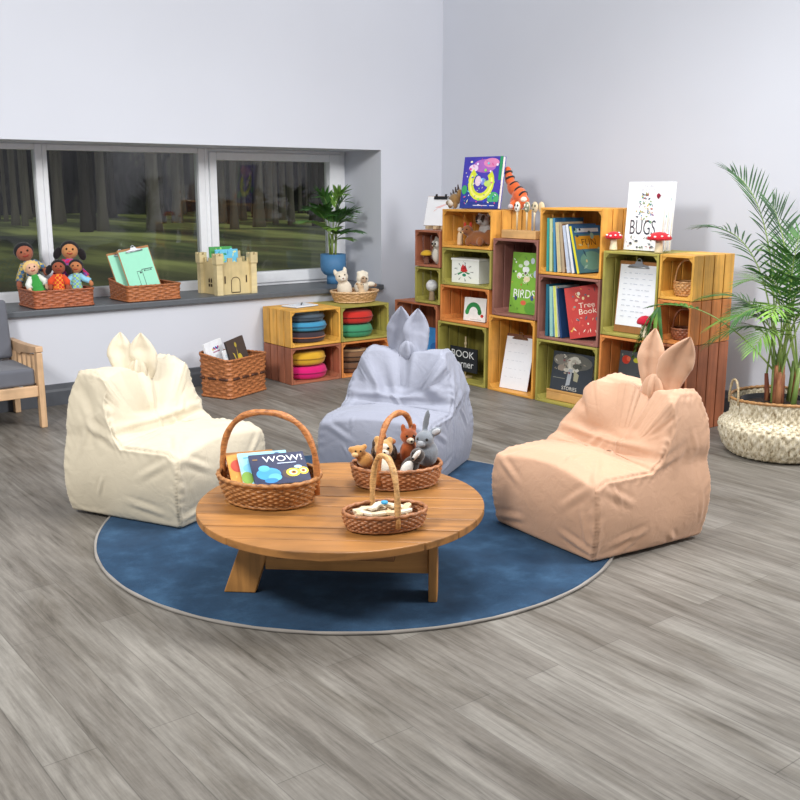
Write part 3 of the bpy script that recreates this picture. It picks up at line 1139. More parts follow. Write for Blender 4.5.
# ------------------------------------------------------------------ stained wooden crates
STAIN = {'yellow': 'e6a548', 'green': 'aaa04e', 'orange': 'e28f4a', 'brown': 'aa684c', 'plum': '98665a', 'rust': 'b8704c', 'gold': 'ebb04e'}
def crate(label, w, h, d, stain, loc, rz, group, slats=4, inner=None):
    """opening looks along local -Y, base corner at the origin"""
    c = STAIN[stain]
    root = thing('wooden_crate', label, 'crate', loc, rz, group)
    t = 0.0145
    g = 0.009
    sw = (d - g * (slats - 1) - 0.0) / slats
    rr = random.Random(label)
    def shade(f):
        r_, g_, b_ = (int(c[i:i + 2], 16) for i in (0, 2, 4))
        return '%02x%02x%02x' % tuple(max(0, min(255, int(k * f))) for k in (r_, g_, b_))
    W = {k: wood(shade(f), k, 0.9, 0.34, 0.55, 0.2) for k, f in (('x', 1.0), ('z', 0.97))}
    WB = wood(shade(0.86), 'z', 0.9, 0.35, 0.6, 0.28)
    e = 0.0006
    def panel(name, axis, x0, x1, z0, z1):
        mb = MB()
        for k in range(slats):
            y0 = k * (sw + g)
            j = rr.uniform(-0.0012, 0.0012)
            mb.box(x0, x1, y0, y0 + sw, z0, z1)
        return mb.build(name, W[axis], root, bevel=0.0018, segs=1)
    panel('side_panel', 'z', e, t, e, h - e)
    panel('side_panel', 'z', w - t, w - e, e, h - e)
    panel('top_panel', 'x', t + e, w - t - e, h - t, h - e)
    panel('bottom_panel', 'x', t + e, w - t - e, e, t)
    mb = MB()
    nb = max(3, int(round(w / 0.095)))
    bw = (w - 2 * t - 2 * e) / nb
    for k in range(nb):
        mb.box(t + e + k * bw + 0.001, t + e + (k + 1) * bw - 0.001, d - 0.02, d - 0.008, t + e, h - t - e)
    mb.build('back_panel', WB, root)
    b = 0.026
    for sx, sz in ((0, 0), (1, 0), (0, 1), (1, 1)):
        mb = MB()
        X = t + e if sx == 0 else w - t - e
        Z = t + e if sz == 0 else h - t - e
        dx, dz = (b if sx == 0 else -b), (b if sz == 0 else -b)
        mb.prism([(X, Z), (X + dx, Z), (X, Z + dz)], 0.004, d - 0.021)
        mb.build('corner_batten', W['x'], root)
    return root

FX = -0.67     # face of the row of crates on the right
def rcrate(label, y_left, w, z, h, stain, d=0.36, front=FX, group='stained crates stacked along the right wall', slats=4):
    return crate(label, w - 0.003, h - 0.0015, d, stain, (front, y_left, z + 0.0005), -90, group, slats)

# column in the corner
rcrate('rust crate on the floor in the corner holding a blue book', -0.275, 0.480, 0.0, 0.508, 'rust', 0.30)
rcrate('small green crate holding a white ball mushroom', -0.507, 0.275, 0.51, 0.252, 'green', 0.28)
rcrate('small brown crate holding the owl and the yellow mushroom', -0.507, 0.275, 0.764, 0.252, 'brown', 0.28)
# second column
rcrate('green crate on the floor holding the black lettered sign', -0.763, 0.49, 0.0, 0.405, 'green', 0.36)
rcrate('orange crate holding the white card with a green leaf', -0.785, 0.49, 0.406, 0.25, 'orange', 0.36)
rcrate('green crate holding the white box with a red rose', -0.800, 0.49, 0.657, 0.25, 'green', 0.36)
rcrate('yellow crate holding the peg figure and plush fox', -0.800, 0.49, 0.908, 0.255, 'yellow', 0.36)
# third column
rcrate('tall yellow crate on the floor holding a white clipped sheet', -1.276, 0.415, 0.0, 0.497, 'yellow', 0.36)
rcrate('tall plum crate holding the green book of birds', -1.303, 0.40, 0.499, 0.49, 'plum', 0.36)
# fourth column
rcrate('green crate on the floor holding the dark grey book on a stand', -1.710, 0.49, 0.0, 0.393, 'green', 0.36)
rcrate('plum crate holding the red book leaning on others', -1.710, 0.49, 0.394, 0.393, 'plum', 0.36)
rcrate('yellow crate at the top holding a row of leaning books', -1.710, 0.49, 0.789, 0.398, 'yellow', 0.36)
# fifth column
rcrate('orange crate on the floor behind the peach bean bag with a dark flowered book', -2.212, 0.388, 0.0, 0.475, 'orange', 0.36)
rcrate('tall green crate holding the wooden clipboard with white paper', -2.212, 0.388, 0.477, 0.478, 'green', 0.36)
# end column
rcrate('brown crate on the floor at the right end of the row', -2.603, 0.222, 0.0, 0.478, 'rust', 0.36)
rcrate('small orange crate at the right end holding a looped basket', -2.603, 0.222, 0.479, 0.236, 'orange', 0.36)
rcrate('small yellow crate on top at the right end holding a tiny basket', -2.603, 0.222, 0.716, 0.24, 'gold', 0.36)
# block of four under the window
LG = 'stained crates stacked under the window'
def lcrate(label, x, w, z, h, stain):
    return crate(label, w - 0.003, h - 0.0015, 0.360, stain, (x, -0.382, z + 0.0005), 0, LG)
lcrate('rust crate under the window holding the yellow and pink cushions', -1.628, 0.408, 0.0, 0.252, 'brown')
lcrate('yellow crate under the window holding the stack of blue cushions', -1.628, 0.408, 0.2535, 0.25, 'gold')
lcrate('orange crate under the window holding brown log cushions', -1.218, 0.416, 0.0, 0.252, 'orange')
lcrate('green crate under the window holding red and green cushions', -1.218, 0.416, 0.2535, 0.25, 'green')

# ------------------------------------------------------------------ round cushions in those crates
def cushion(label, x, y, z, r, h, colour, ring=None, top=None):
    root = thing('round_cushion', label, 'cushion', (x, y, z), 0, 'round cushions in the crates under the window')
    mb = MB()
    p = []
    for i in range(13):
        a = -PI / 2 + PI * i / 12
        p.append((r - h * 0.42 + h * 0.42 * abs(math.cos(a)) ** 0.7, h / 2 + h / 2 * math.sin(a)))
    mb.lathe([(0, 0.004)] + p + [(r * 0.5, h + 0.006), (0, h + 0.008)], 40)
    mb.build('cushion_pad', fabric(colour, 600, 0.08), root)
    mb = MB()
    mb.tube([((r + 0.001) * math.cos(2 * PI * k / 48), (r + 0.001) * math.sin(2 * PI * k / 48), h / 2) for k in range(48)], 0.0045, 6, closed=True)
    mb.build('piping', fabric(ring or colour, 600, 0.1), root)
    if top:
        mb = MB()
        mb.lathe([(r * 0.42, h * 1.0 + 0.001), (r * 0.80, h * 1.0 + 0.0015), (r * 0.80, h + 0.004), (r * 0.6, h + 0.012), (r * 0.42, h + 0.004), (r * 0.42, h * 1.0 + 0.001)], 36)
        mb.build('top_ring', fabric(top, 600, 0.08), root)
    return root
cy = -0.215
zA, zB = 0.0165, 0.2535 + 0.0165
cushion('dark navy brown round cushion at the bottom of the blue stack', -1.425, cy, zB, 0.150, 0.070, '3a3038', 'a5623a')
cushion('bright blue round cushion in the middle of its stack', -1.42, cy - 0.005, zB + 0.0785, 0.153, 0.060, '3f8fb5', '2f5f80')
cushion('grey round cushion with a light blue ring on top of the blue stack', -1.43, cy, zB + 0.147, 0.150, 0.048, '4d5a66', '37424d', '8fb0c8')
cushion('green round cushion under the red one', -1.02, cy, zB, 0.152, 0.088, '3f8f68', '2f7050')
cushion('red round cushion on top of the green one', -1.02, cy - 0.004, zB + 0.0965, 0.152, 0.088, 'c62f26', '8a1f1a')
cushion('magenta pink round cushion under the yellow one', -1.42, cy, zA, 0.154, 0.088, 'd2186f', 'a01055')
cushion('mustard yellow round cushion on top of the pink one', -1.43, cy - 0.004, zA + 0.0965, 0.152, 0.092, 'd6a52c', 'a87c1c')
cushion('brown log cushion at the bottom of the lower right crate', -1.025, cy, zA, 0.148, 0.072, '6b4a34', '4a3222')
cushion('brown log cushion with pale growth rings on top in the lower right crate', -1.025, cy, zA + 0.0805, 0.146, 0.070, '77563c', '3f2b1f', 'c7a57a')

# ------------------------------------------------------------------ helpers for standing things in the right-hand crates
BASE = rotm(0, 0, -90)
def on(y, dep, z, rz=0, lean=0, side=0):
    """frame on the right wall: looks along -X, moved back by dep from the crate fronts; lean tips the top backwards"""
    return T(FX + dep, y, z) @ BASE @ rotm(0, 0, rz) @ rotm(lean, side, 0)
# note: lean about local X by a positive angle tips the top (z) to -Y; negative leans it back

def clipboard(label, w, h, M, board='a5713f', paper='eef1f6', clip='b9bcc2', lines=None, clipdark=False, margin=0.06, low=0.10, group=None, name='clipboard', design=None):
    root = thing(name, label, 'clipboard', M=M, group=group)
    mb = MB()
    mb.box(-w / 2, w / 2, 0, 0.004, 0, h)
    mb.build('board', wood(board, 'z', 1, 0.15, 0.5), root, bevel=0.0015)
    mb = MB()
    mats = [paint(paper, 0.7, 0.015)]
    pw, z0, z1 = w * (1 - margin), h * low, h * 0.95
    mb.M = T(-pw / 2, 0, z0)
    mb.box(0, pw, -0.0014, -0.0004, 0, z1 - z0)
    if design:
        printed(mb, mats, design, pw, z1 - z0, -0.0014)
    mb.build('paper', mats, root)
    mb = MB()
    cm = paint('26272b' if clipdark else clip, 0.3, 0.03, 30, 0.0 if clipdark else 0.7)
    cw = w * 0.26
    mb.prism([(-cw, h * 0.915), (cw, h * 0.915), (cw * 0.9, h * 0.945), (cw * 0.35, h * 0.965), (cw * 0.3, h * 1.0), (-cw * 0.3, h * 1.0), (-cw * 0.35, h * 0.965), (-cw * 0.9, h * 0.945)], -0.008, -0.0016)
    mb.tube([(cw * 0.22 * math.cos(a * PI / 8), -0.005, h * 1.0 + cw * 0.22 * math.sin(a * PI / 8)) for a in range(9)], 0.003, 6)
    mb.tube([(-cw, -0.009, h * 0.918), (cw, -0.009, h * 0.918)], 0.004, 8)
    mb.build('clip', cm, root)['label'] = 'black clip' if clipdark else 'metal spring clip'
    return root

def scribble(seed, rows=9, col='b8bfcc'):
    rr = random.Random(seed)
    out = []
    for k in range(rows):
        v = 0.86 - k * 0.8 / rows
        u = 0.12
        while u < 0.8:
            L = rr.uniform(0.03, 0.12)
            out.append(('rect', u, v, u + L, v + 0.008, col))
            u += L + rr.uniform(0.03, 0.12)
    return out

# tall green crate: clipboard
clipboard('wooden clipboard with faint writing on white paper and a steel clip', 0.275, 0.405, on(-2.392, 0.066, 0.4945, 0, -5), lines=1, design=scribble(3))
# tall yellow crate on the floor: sheet with ragged side leaning back
clipboard('white sheet on a narrow clipboard leaning in the tall yellow floor crate', 0.235, 0.36, on(-1.445, 0.07, 0.0175, 6, -12), board='7a4a34', low=0.0, margin=0.02, clip='8f6a50', clipdark=False, design=scribble(5, 5, 'cdd2da'))
# easel pad on top of the corner column
ez = thing('drawing_pad', 'white drawing pad with black clip and pale red scribble on the corner crates', 'drawing pad', M=on(-0.592, 0.13, 1.0175, 10, 0))
mb = MB()
for x in (-0.07, 0.0, 0.07):
    mb.box(x - 0.014, x + 0.014, -0.03, 0.06, 0, 0.022)
mb.build('foot', wood('d8bf98', 'x', 1, 0.15), ez, bevel=0.003)
mb = MB()
mb.M = T(0, 0.0, 0.023) @ rotm(-14, 0, 0)
mb.box(-0.125, 0.125, 0, 0.005, 0, 0.21)
mb.build('board', wood('b98a58', 'z', 1, 0.15), ez)
mb = MB()
mats = [paint('f4f5f8', 0.7, 0.01)]
mb.M = T(0, 0.0, 0.023) @ rotm(-14, 0, 0) @ T(-0.122, -0.0016, 0.002)
mb.box(0, 0.244, -0.0012, 0.0012, 0, 0.205)
rr = random.Random(4)
printed(mb, mats, [('poly', [(0.3 + 0.02 * k + rr.uniform(-.05, .05), 0.5 + 0.012 * k + rr.uniform(-.05, .05)) for k in range(3)] + [(0.75, 0.76), (0.6, 0.72)], 'f3d6d4'), ('poly', [(0.32, 0.62), (0.5, 0.60), (0.78, 0.74), (0.55, 0.70)], 'eec4c2')], 0.244, 0.205, -0.0012)
mb.build('paper', mats, ez)
mb = MB()
mb.M = T(0, 0.0, 0.023) @ rotm(-14, 0, 0)
mb.box(-0.06, 0.06, -0.012, -0.004, 0.185, 0.206)
mb.box(-0.05, -0.035, -0.012, -0.003, 0.2, 0.222)
mb.box(0.035, 0.05, -0.012, -0.003, 0.2, 0.222)
mb.build('clip', paint('1d1e22', 0.35), ez, bevel=0.002)['label'] = 'black clip'

# ------------------------------------------------------------------ books and toys in the right-hand crates
# blue book in the corner crate
book('bright blue picture book standing behind the ears of the grey bean bag', 0.36, 0.30, 0.015, '3f8ed0', on(-0.345, 0.10, 0.0185, 0, -6),
     [('disc', 0.3, 0.8, 0.22, 0.10, '67b4e4'), ('disc', 0.75, 0.55, 0.2, 0.12, '2f6fb4'), ('rect', 0.9, 0.25, 0.985, 0.75, 'c96a3a'), ('disc', 0.4, 0.4, 0.25, 0.1, '5aa5e0')])
# moon book on top
moon = [('disc', 0.5, 0.5, 0.5, 0.5, '4a3fb0'), ('disc', 0.55, 0.82, 0.30, 0.13, 'b06ac0'), ('disc', 0.72, 0.88, 0.2, 0.09, 'e08ab8'), ('disc', 0.15, 0.25, 0.14, 0.16, '2f3f9a'),
        ('disc', 0.85, 0.2, 0.15, 0.12, '4fb070'), ('rect', 0.0, 0.0, 1.0, 0.13, '2c3c8e'), ('rect', 0.93, 0.55, 1.0, 1.0, '2f9a60'), ('disc', 0.08, 0.36, 0.07, 0.09, '3fa864'),
        ('disc', 0.27, 0.78, 0.12, 0.07, 'efd8ee'), ('arc', 0.50, 0.50, 0.20, 0.34, 130, 400, 'd9e23a'), ('arc', 0.50, 0.50, 0.25, 0.30, 150, 380, 'f0f080'),
        ('disc', 0.42, 0.53, 0.08, 0.10, 'e8d0e0'), ('disc', 0.55, 0.52, 0.06, 0.07, '7f90e0'), ('disc', 0.68, 0.48, 0.10, 0.06, 'c8e070'), ('rect', 0.35, 0.05, 0.9, 0.065, 'c9d0f0')]
moon += confetti(60, ['f0e4ff', 'e0509a', '6fd0e0', 'f4f0c0', '3050c0', '9adf60'], 9, s=0.026)
book('purple and blue picture book with a yellow crescent moon on top of the crates', 0.345, 0.335, 0.028, '3f3aa8', on(-0.895, 0.07, 1.169, 4, -8), moon)
# white box with a red rose
bx = thing('card_box', 'white card box printed with a red rose in the green crate', 'box', M=on(-0.852, 0.045, 0.6735, 5, 0))
mb = MB()
mats = [paint('eef0ea', 0.6, 0.02)]
mb.box(0, 0.25, 0, 0.13, 0, 0.150)
rose = [('disc', 0.45, 0.62, 0.11, 0.15, 'b8262a'), ('poly', [(0.34, 0.66), (0.42, 0.86), (0.50, 0.66)], 'd0373a'), ('poly', [(0.42, 0.64), (0.5, 0.84), (0.57, 0.6)], 'a51e24'),
        ('disc', 0.46, 0.56, 0.13, 0.07, 'c72c30'), ('poly', [(0.45, 0.5), (0.62, 0.40), (0.70, 0.44), (0.55, 0.5)], '2f7a4a'), ('poly', [(0.45, 0.5), (0.25, 0.34), (0.22, 0.42), (0.36, 0.5)], '3a8a58'),
        ('disc', 0.47, 0.36, 0.07, 0.07, '2f8a6a')]
for a in range(9):
    t_ = a * 40
    rose.append(('poly', [(0.45 + 0.2 * math.cos(R(t_)), 0.5 + 0.26 * math.sin(R(t_))), (0.45 + 0.36 * math.cos(R(t_ + 4)), 0.5 + 0.42 * math.sin(R(t_ + 4))), (0.45 + 0.35 * math.cos(R(t_ - 3)), 0.5 + 0.42 * math.sin(R(t_ - 3)))], '8f9694'))
rose += confetti(8, ['9aa2a0', '6f9a80', 'b87070'], 21, s=0.02)
printed(mb, mats, rose, 0.25, 0.150, 0)
mb.build('box_body', mats, bx, bevel=0.0015, segs=1)
mb = MB()
mb.box(-0.004, 0.254, -0.004, 0.134, 0.1505, 0.164)
mb.build('lid', paint('f2f3f0', 0.6, 0.02), bx, bevel=0.002)
# white card with green leaf (plain stand-in picture)
book('white board book with a green leaf arch in the orange crate', 0.195, 0.155, 0.035, 'f1f2ee', on(-0.972, 0.05, 0.4255, 6, -5),
     [('arc', 0.44, 0.36, 0.20, 0.36, 15, 175, '2f8a4a'), ('disc', 0.15, 0.38, 0.09, 0.12, '3a9a52'), ('disc', 0.72, 0.40, 0.09, 0.12, '26783c'), ('disc', 0.84, 0.25, 0.07, 0.07, 'c8322c'), ('rect', 0.30, 0.06, 0.8, 0.085, 'c7ccc8')], name='board_book')
# black lettered sign
sg = thing('chalkboard_sign', 'black sign with white chalk lettering on a peg in the green floor crate', 'sign', M=on(-0.932, 0.09, 0.0160, 0, 0))
mb = MB()
mats = [paint('23272d', 0.7, 0.1)]
mb.M = T(-0.138, 0, 0.045)
mb.box(0, 0.276, 0, 0.009, 0, 0.165)
printed(mb, mats, [('text', 'BOOK', 0.47, 0.70, 0.42, 1.2, 'e6e9ea'), ('text', 'corner', 0.50, 0.30, 0.44, 1.05, 'dfe3e6')], 0.276, 0.165, 0)
mb.build('board', mats, sg)
mb = MB()
mb.tube([(0.005, 0.016, 0.0), (0.005, 0.016, 0.285)], 0.006, 8)
mb.ell((0.005, 0.016, 0.237), (0.013, 0.010, 0.015), 10, 6)
mb.box(-0.03, 0.04, -0.01, 0.05, 0, 0.012)
mb.build('peg_stand', wood('d9c49a', 'z', 1, 0.15), sg)
# green book of birds
bird = [('rect', 0, 0, 1, 1, '74a53a'), ('disc', 0.5, 0.5, 0.5, 0.5, '7fb340'), ('disc', 0.75, 0.1, 0.2, 0.1, '5f9a3a'),
        ('disc', 0.50, 0.83, 0.10, 0.045, 'e6efe0'), ('disc', 0.72, 0.87, 0.07, 0.05, 'c9d6dc'), ('disc', 0.50, 0.72, 0.12, 0.055, 'eaf0ea'), ('disc', 0.3, 0.78, 0.08, 0.03, 'cfe0c0'), ('disc', 0.85, 0.66, 0.07, 0.06, 'b9c6d8'),
        ('disc', 0.28, 0.62, 0.09, 0.05, 'e2ead8'), ('disc', 0.55, 0.57, 0.12, 0.05, 'e8d9b0'), ('disc', 0.5, 0.66, 0.05, 0.025, '4a3a28'),
        ('text', 'BIG', 0.5, 0.73, 0.08, 1.2, 'ffffff'), ('text', 'BOOK', 0.5, 0.63, 0.09, 1.2, 'fdfdf4'), ('text', 'of', 0.5, 0.52, 0.08, 1.3, 'f4f0d8'),
        ('text', 'BIRDS', 0.5, 0.32, 0.2, 0.92, 'f3f6f0'), ('disc', 0.5, 0.18, 0.10, 0.04, 'd8684a'), ('disc', 0.22, 0.25, 0.05, 0.04, '3a4a6a'), ('disc', 0.8, 0.27, 0.06, 0.045, '4a5a8a')]
bird += confetti(22, ['2f4a20', 'f0f4ea', 'd9b04a', '3f6a2a', 'c65a3c', '40506a'], 14, s=0.03, ar=0.7)
book('green illustrated book of birds standing in the tall plum crate', 0.235, 0.385, 0.02, '74a53a', on(-1.388, 0.07, 0.518, 3, -5), bird)

def leaning(y, z, dep, items, group):
    """row of books, spines out, leaning to the left; items (label, thickness, height, depth, cover, spine, angle, design)"""
    yy, t0, a0 = y - items[0][2] * math.sin(R(items[0][6])), 0, 0
    for k, (lab, t, h, dpt, cov, sp, ang, des) in enumerate(items):
        if k:   # rests with its top corner on the book before it
            zt_ = h * math.cos(R(ang))
            yy -= t0 / math.cos(R(a0)) - zt_ * math.tan(R(a0)) + h * math.sin(R(ang)) + 0.002
        t0, a0 = t, ang
        M = T(FX + dep, yy, z) @ BASE @ rotm(0, -ang, 0) @ rotm(0, 0, 90) @ T(0, -t, 0)
        # after the quarter turn: spine to the front, front cover to the right
        book(lab, dpt, h, t, cov, M, des, spine=sp, group=group)
    return yy - t0
# books leaning in the top yellow crate
G1 = 'picture books in the top yellow crate'
blank = lambda cols, sd: confetti(14, cols, sd, s=0.06)
leaning(-1.749, 0.8065, 0.02, [
    ('teal spined book at the far left in the top yellow crate', 0.018, 0.318, 0.22, '2f8f90', '3aa098', 1.0, blank(['5fc0b0', 'e0e8d0'], 1)),
    ('tall pale green book second in the top yellow crate', 0.024, 0.315, 0.22, 'a8bf80', 'c0cfa0', 2.0, blank(['f0e8c0', '6f9a60'], 2)),
    ('dark blue topped book third in the top yellow crate', 0.018, 0.318, 0.25, '2f6a9a', '4f8fb5', 4.0, blank(['7fb8d0', 'e0e0d0'], 3)),
    ('cream spotted spine book fourth in the top yellow crate', 0.026, 0.295, 0.21, 'd9cfae', 'cfc090', 6.0, blank(['a07040', '707060'], 4)),
    ('brown and white spine book fifth in the top yellow crate', 0.024, 0.285, 0.21, '8a6a50', 'b8a488', 8.0, blank(['d8c8a8', '506050'], 5)),
    ('white and blue spine book sixth in the top yellow crate', 0.022, 0.28, 0.21, 'd8dce4', 'c4cfe2', 10.5, blank(['5f80b0', '90a0b0'], 6)),
    ('dark blue book with a white spine seventh in the top yellow crate', 0.024, 0.288, 0.24, '3f6690', 'e6e8ec', 13.0, blank(['a0c0d8', 'd8d090'], 7)),
    ('blue teal book with a yellow spine at the right in the top yellow crate', 0.020, 0.282, 0.25, '4f7f8a', 'e8dc30', 16.0,
     [('rect', 0, 0.82, 1, 1, '3a6a9a'), ('rect', 0.06, 0.86, 0.9, 0.94, 'd8e2ea'), ('rect', 0.05, 0.5, 0.92, 0.78, 'd89a2c'), ('text', 'FUN', 0.5, 0.64, 0.2, 1.2, '5a3a1a'), ('disc', 0.5, 0.25, 0.4, 0.2, '6fa090')] + blank(['2f4a4a', '9ac0b0', 'd0c890', '305060'], 8)),
], G1)
G2 = 'picture books in the plum crate'
redd = [('rect', 0, 0, 1, 1, 'c23a34'), ('text', 'Tree', 0.52, 0.62, 0.15, 1.1, 'f2dcc8'), ('text', 'Book', 0.52, 0.50, 0.15, 1.1, 'f4e2cc')] + \
    confetti(46, ['e8b050', 'f0d8a0', '5a2f30', 'd85a48', '7f9a8a', 'e89a8a', '4a6a7a', 'f2e6d0'], 31, s=0.035, avoid=lambda u, v: 0.22 < u < 0.82 and 0.42 < v < 0.72)
ye = leaning(-1.749, 0.4115, 0.03, [
    ('dark teal book at the far left of the plum crate', 0.024, 0.315, 0.22, '1f5a70', '226a80', 0.6, ()),
    ('light blue to green spine book second in the plum crate', 0.026, 0.305, 0.21, '7fb8c8', '9fd0c0', 3.0, blank(['f0f4e8', '60a060'], 42)),
    ('white and lime spine book third in the plum crate', 0.026, 0.31, 0.21, 'dfe6e8', 'd8e070', 6.0, blank(['5070a0', 'e0d040'], 43)),
    ('navy spined book leaning against the red one', 0.014, 0.30, 0.21, '24406a', '2b4a7a', 9.0, ()),
], G2)
# the red book is turned to show its cover
M = T(FX + 0.03, ye - 0.066, 0.4135) @ BASE @ rotm(0, -12, 0) @ rotm(0, 0, 32)
book('red picture book with pale lettering turned to show its cover in the plum crate', 0.235, 0.305, 0.018, 'c23a34', M, redd, spine='e8c050', pages='ead29a', group=G2)
# dark grey book on a low wooden stand
art = [('rect', 0, 0, 1, 1, '3a4048'), ('disc', 0.55, 0.78, 0.42, 0.2, '6a6a64'), ('disc', 0.2, 0.8, 0.18, 0.14, '85817a'), ('disc', 0.5, 0.74, 0.16, 0.16, 'b8b4a8'), ('disc', 0.62, 0.68, 0.12, 0.07, '55564f'),
       ('arc', 0.55, 0.72, 0.10, 0.16, 20, 320, 'd2cfc4'), ('disc', 0.24, 0.60, 0.1, 0.08, '9a8c80'), ('disc', 0.36, 0.56, 0.07, 0.05, 'c4c0b4'), ('poly', [(0.42, 0.6), (0.52, 0.6), (0.48, 0.2), (0.38, 0.16)], 'a8aeb4'),
       ('poly', [(0.55, 0.58), (0.68, 0.48), (0.66, 0.3), (0.56, 0.32)], 'a8a48a'), ('rect', 0.05, 0.33, 0.35, 0.345, '8a8a80'), ('text', 'STORIES', 0.48, 0.10, 0.13, 1.0, 'd9d6cc')]
art += confetti(30, ['d8d4c8', '70706a', '2a2e34', 'a59a8c', '8a5a5a'], 55, v0=0.45, s=0.035)
book('dark grey storybook with pale engraved picture on a wooden stand', 0.315, 0.245, 0.02, '3a4048', on(-1.765, 0.072, 0.0705, 3, -8), art, name='story_book')
st = thing('book_stand', 'low pine stand under the dark grey storybook', 'book stand', M=on(-1.768, 0.040, 0.0165, 3, 0))
mb = MB()
mb.box(0, 0.305, 0.0, 0.10, 0, 0.050)
mb.build('stand_block', wood('d9a765', 'x', 1, 0.2), st, bevel=0.004)
mb = MB()
mb.box(0, 0.305, 0.0, 0.012, 0.0505, 0.066)
mb.build('front_lip', wood('cf9c5a', 'x', 1, 0.2), st, bevel=0.003)
# dark flowered book in the orange floor crate
book('dark grey book with red and yellow flowers behind the peach bean bag', 0.29, 0.36, 0.02, '4a5054', on(-2.258, 0.10, 0.0185, 0, -6),
     [('rect', 0, 0, 1, 1, '4b5256'), ('disc', 0.16, 0.86, 0.10, 0.07, 'c8402e'), ('disc', 0.22, 0.88, 0.05, 0.04, 'e06a4a'), ('disc', 0.42, 0.87, 0.08, 0.04, 'c8c83a'), ('poly', [(0.3, 0.92), (0.7, 0.9), (0.95, 0.82), (0.7, 0.86)], '7f9a3a'), ('disc', 0.6, 0.78, 0.12, 0.05, '3a3f42'), ('disc', 0.8, 0.86, 0.08, 0.03, '6a8a4a')] + confetti(14, ['7a8a70', '2f3436', 'a0a898'], 77, s=0.03))
# big white insect books
bugs = [('rect', 0, 0, 1, 1, 'f3f4f7'), ('text', 'THE BIG', 0.55, 0.935, 0.05, 1.2, '9a9aa2'), ('text', 'BOOK OF', 0.55, 0.88, 0.045, 1.2, 'a8a8ae'), ('text', 'BUGS', 0.47, 0.325, 0.31, 0.62, '3f414a')]
rr = random.Random(12)
for k in range(62):
    v = rr.uniform(0.40, 0.86)
    half = 0.06 + 0.32 * (0.86 - v) / 0.46
    u = 0.5 + rr.uniform(-half, half)
    c = rr.choice(['7f8aa0', 'b0604a', 'd8c060', '4a8a7a', '505560', '9a7a9a', '8aa060', 'c8a890', '6a90b8'])
    r = rr.uniform(0.014, 0.034)
    a = rr.uniform(0, PI)
    ca, sa = math.cos(a), math.sin(a)
    bugs.append(('poly', [(u + x * ca - z * sa, v + (x * sa + z * ca) * 0.65) for x, z in ((r * 1.5, 0), (0, r * 0.6), (-r * 1.5, 0), (0, -r * 0.6))], c))
bugs += [('disc', 0.84, 0.80, 0.05, 0.035, '8f2038'), ('poly', [(0.80, 0.78), (0.92, 0.81), (0.84, 0.75)], '7a1c34')]
bugs += confetti(26, ['3f444c', '7f8a90', '9a5a6a', '6a7a60', '50555c'], 60, v0=0.03, v1=0.20, s=0.035, ar=0.5)
GB = 'big white insect books on the tall green crate'
book('front big white picture book lettered BUGS standing on the tall green crate', 0.245, 0.375, 0.024, 'f3f4f7', on(-2.268, 0.105, 0.9595, 2, -4), bugs, group=GB)
book('second big white book just behind the lettered one', 0.245, 0.375, 0.02, 'eef1f2', on(-2.275, 0.134, 0.9595, 2, -4), [('rect', 0.93, 0.05, 0.95, 0.95, '9aa0a6')] + confetti(12, ['6fb8a8', '8a9098'], 61, u0=0.88, u1=0.98, s=0.02), group=GB)
book('rearmost big white book with a teal mark near the wall', 0.245, 0.375, 0.02, 'f0f2f4', on(-2.283, 0.159, 0.9595, 2, -4), [('disc', 0.94, 0.75, 0.025, 0.03, '4fb8b0'), ('rect', 0.92, 0.05, 0.935, 0.95, 'a8aeb2')], group=GB)

# ------------------------------------------------------------------ mushrooms
def mushroom(label, M, s=1.0, cap='c41f2b', spots=True, flat=1.0, stem='e7d9ba'):
    root = thing('toy_mushroom', label, 'toy mushroom', M=M, group=None)
    mb = MB()
    mb.M = Matrix.Diagonal((s, s, s, 1))
    mb.lathe([(0, 0), (0.026, 0), (0.028, 0.01), (0.023, 0.045), (0.022, 0.085), (0, 0.087)], 16)
    mb.build('stem', fabric(stem, 400, 0.1), root)
    mb = MB()
    mb.M = Matrix.Diagonal((s, s, s, 1)) @ T(0, 0, 0.078)
    mb.lathe([(0, 0.004), (0.03, 0.0), (0.058 * flat, 0.004), (0.063 * flat, 0.014), (0.054 * flat, 0.034), (0.03 * flat, 0.05), (0, 0.056)], 22)
    mb.build('cap', fabric(cap, 500, 0.08), root)
    if spots:
        mb = MB()
        mb.M = Matrix.Diagonal((s, s, s, 1)) @ T(0, 0, 0.078)
        for a, z, r in ((0, 0.03, 0.009), (60, 0.024, 0.008), (130, 0.032, 0.009), (190, 0.024, 0.008), (250, 0.03, 0.010), (285, 0.026, 0.009), (320, 0.03, 0.008), (30, 0.046, 0.009)):
            rad = (0.056 if z < 0.04 else 0.035) * flat
            mb.ell((rad * math.cos(R(a)), rad * math.sin(R(a)), z), (r, r, r * 0.7), 8, 6)
        mb.build('spots', paint('f6f2ee', 0.7), root)['label'] = 'white spots'
    return root
mushroom('red spotted toy mushroom to the left of the big white book', on(-2.245, 0.045, 0.957), 0.78)
mushroom('wide capped red spotted toy mushroom in front of the big white book', on(-2.558, 0.045, 0.957), 0.84, flat=1.28)
mushroom('red toy mushroom at the foot of the wooden clipboard', on(-2.512, 0.022, 0.4925), 0.90, flat=0.85, cap='c01a35', spots=False)
mushroom('yellow capped toy mushroom beside the owl', on(-0.572, 0.055, 0.780), 0.72, 'd8aa2e', False, 1.0, '7a5140')
mushroom('small toy puffball mushroom with a round white cap in the small green crate', on(-0.625, 0.06, 0.526), 0.78, 'd9d9d6', False, 0.6, '9a8368')
pm = [o for o in COL.objects if o.get('label', '').startswith('small toy puffball')][0]
for c in list(pm.children):
    if c.name.startswith('cap'):
        bpy.data.objects.remove(c)
mb = MB()
mb.ell((0, 0, 0.104), 0.042, 20, 14)
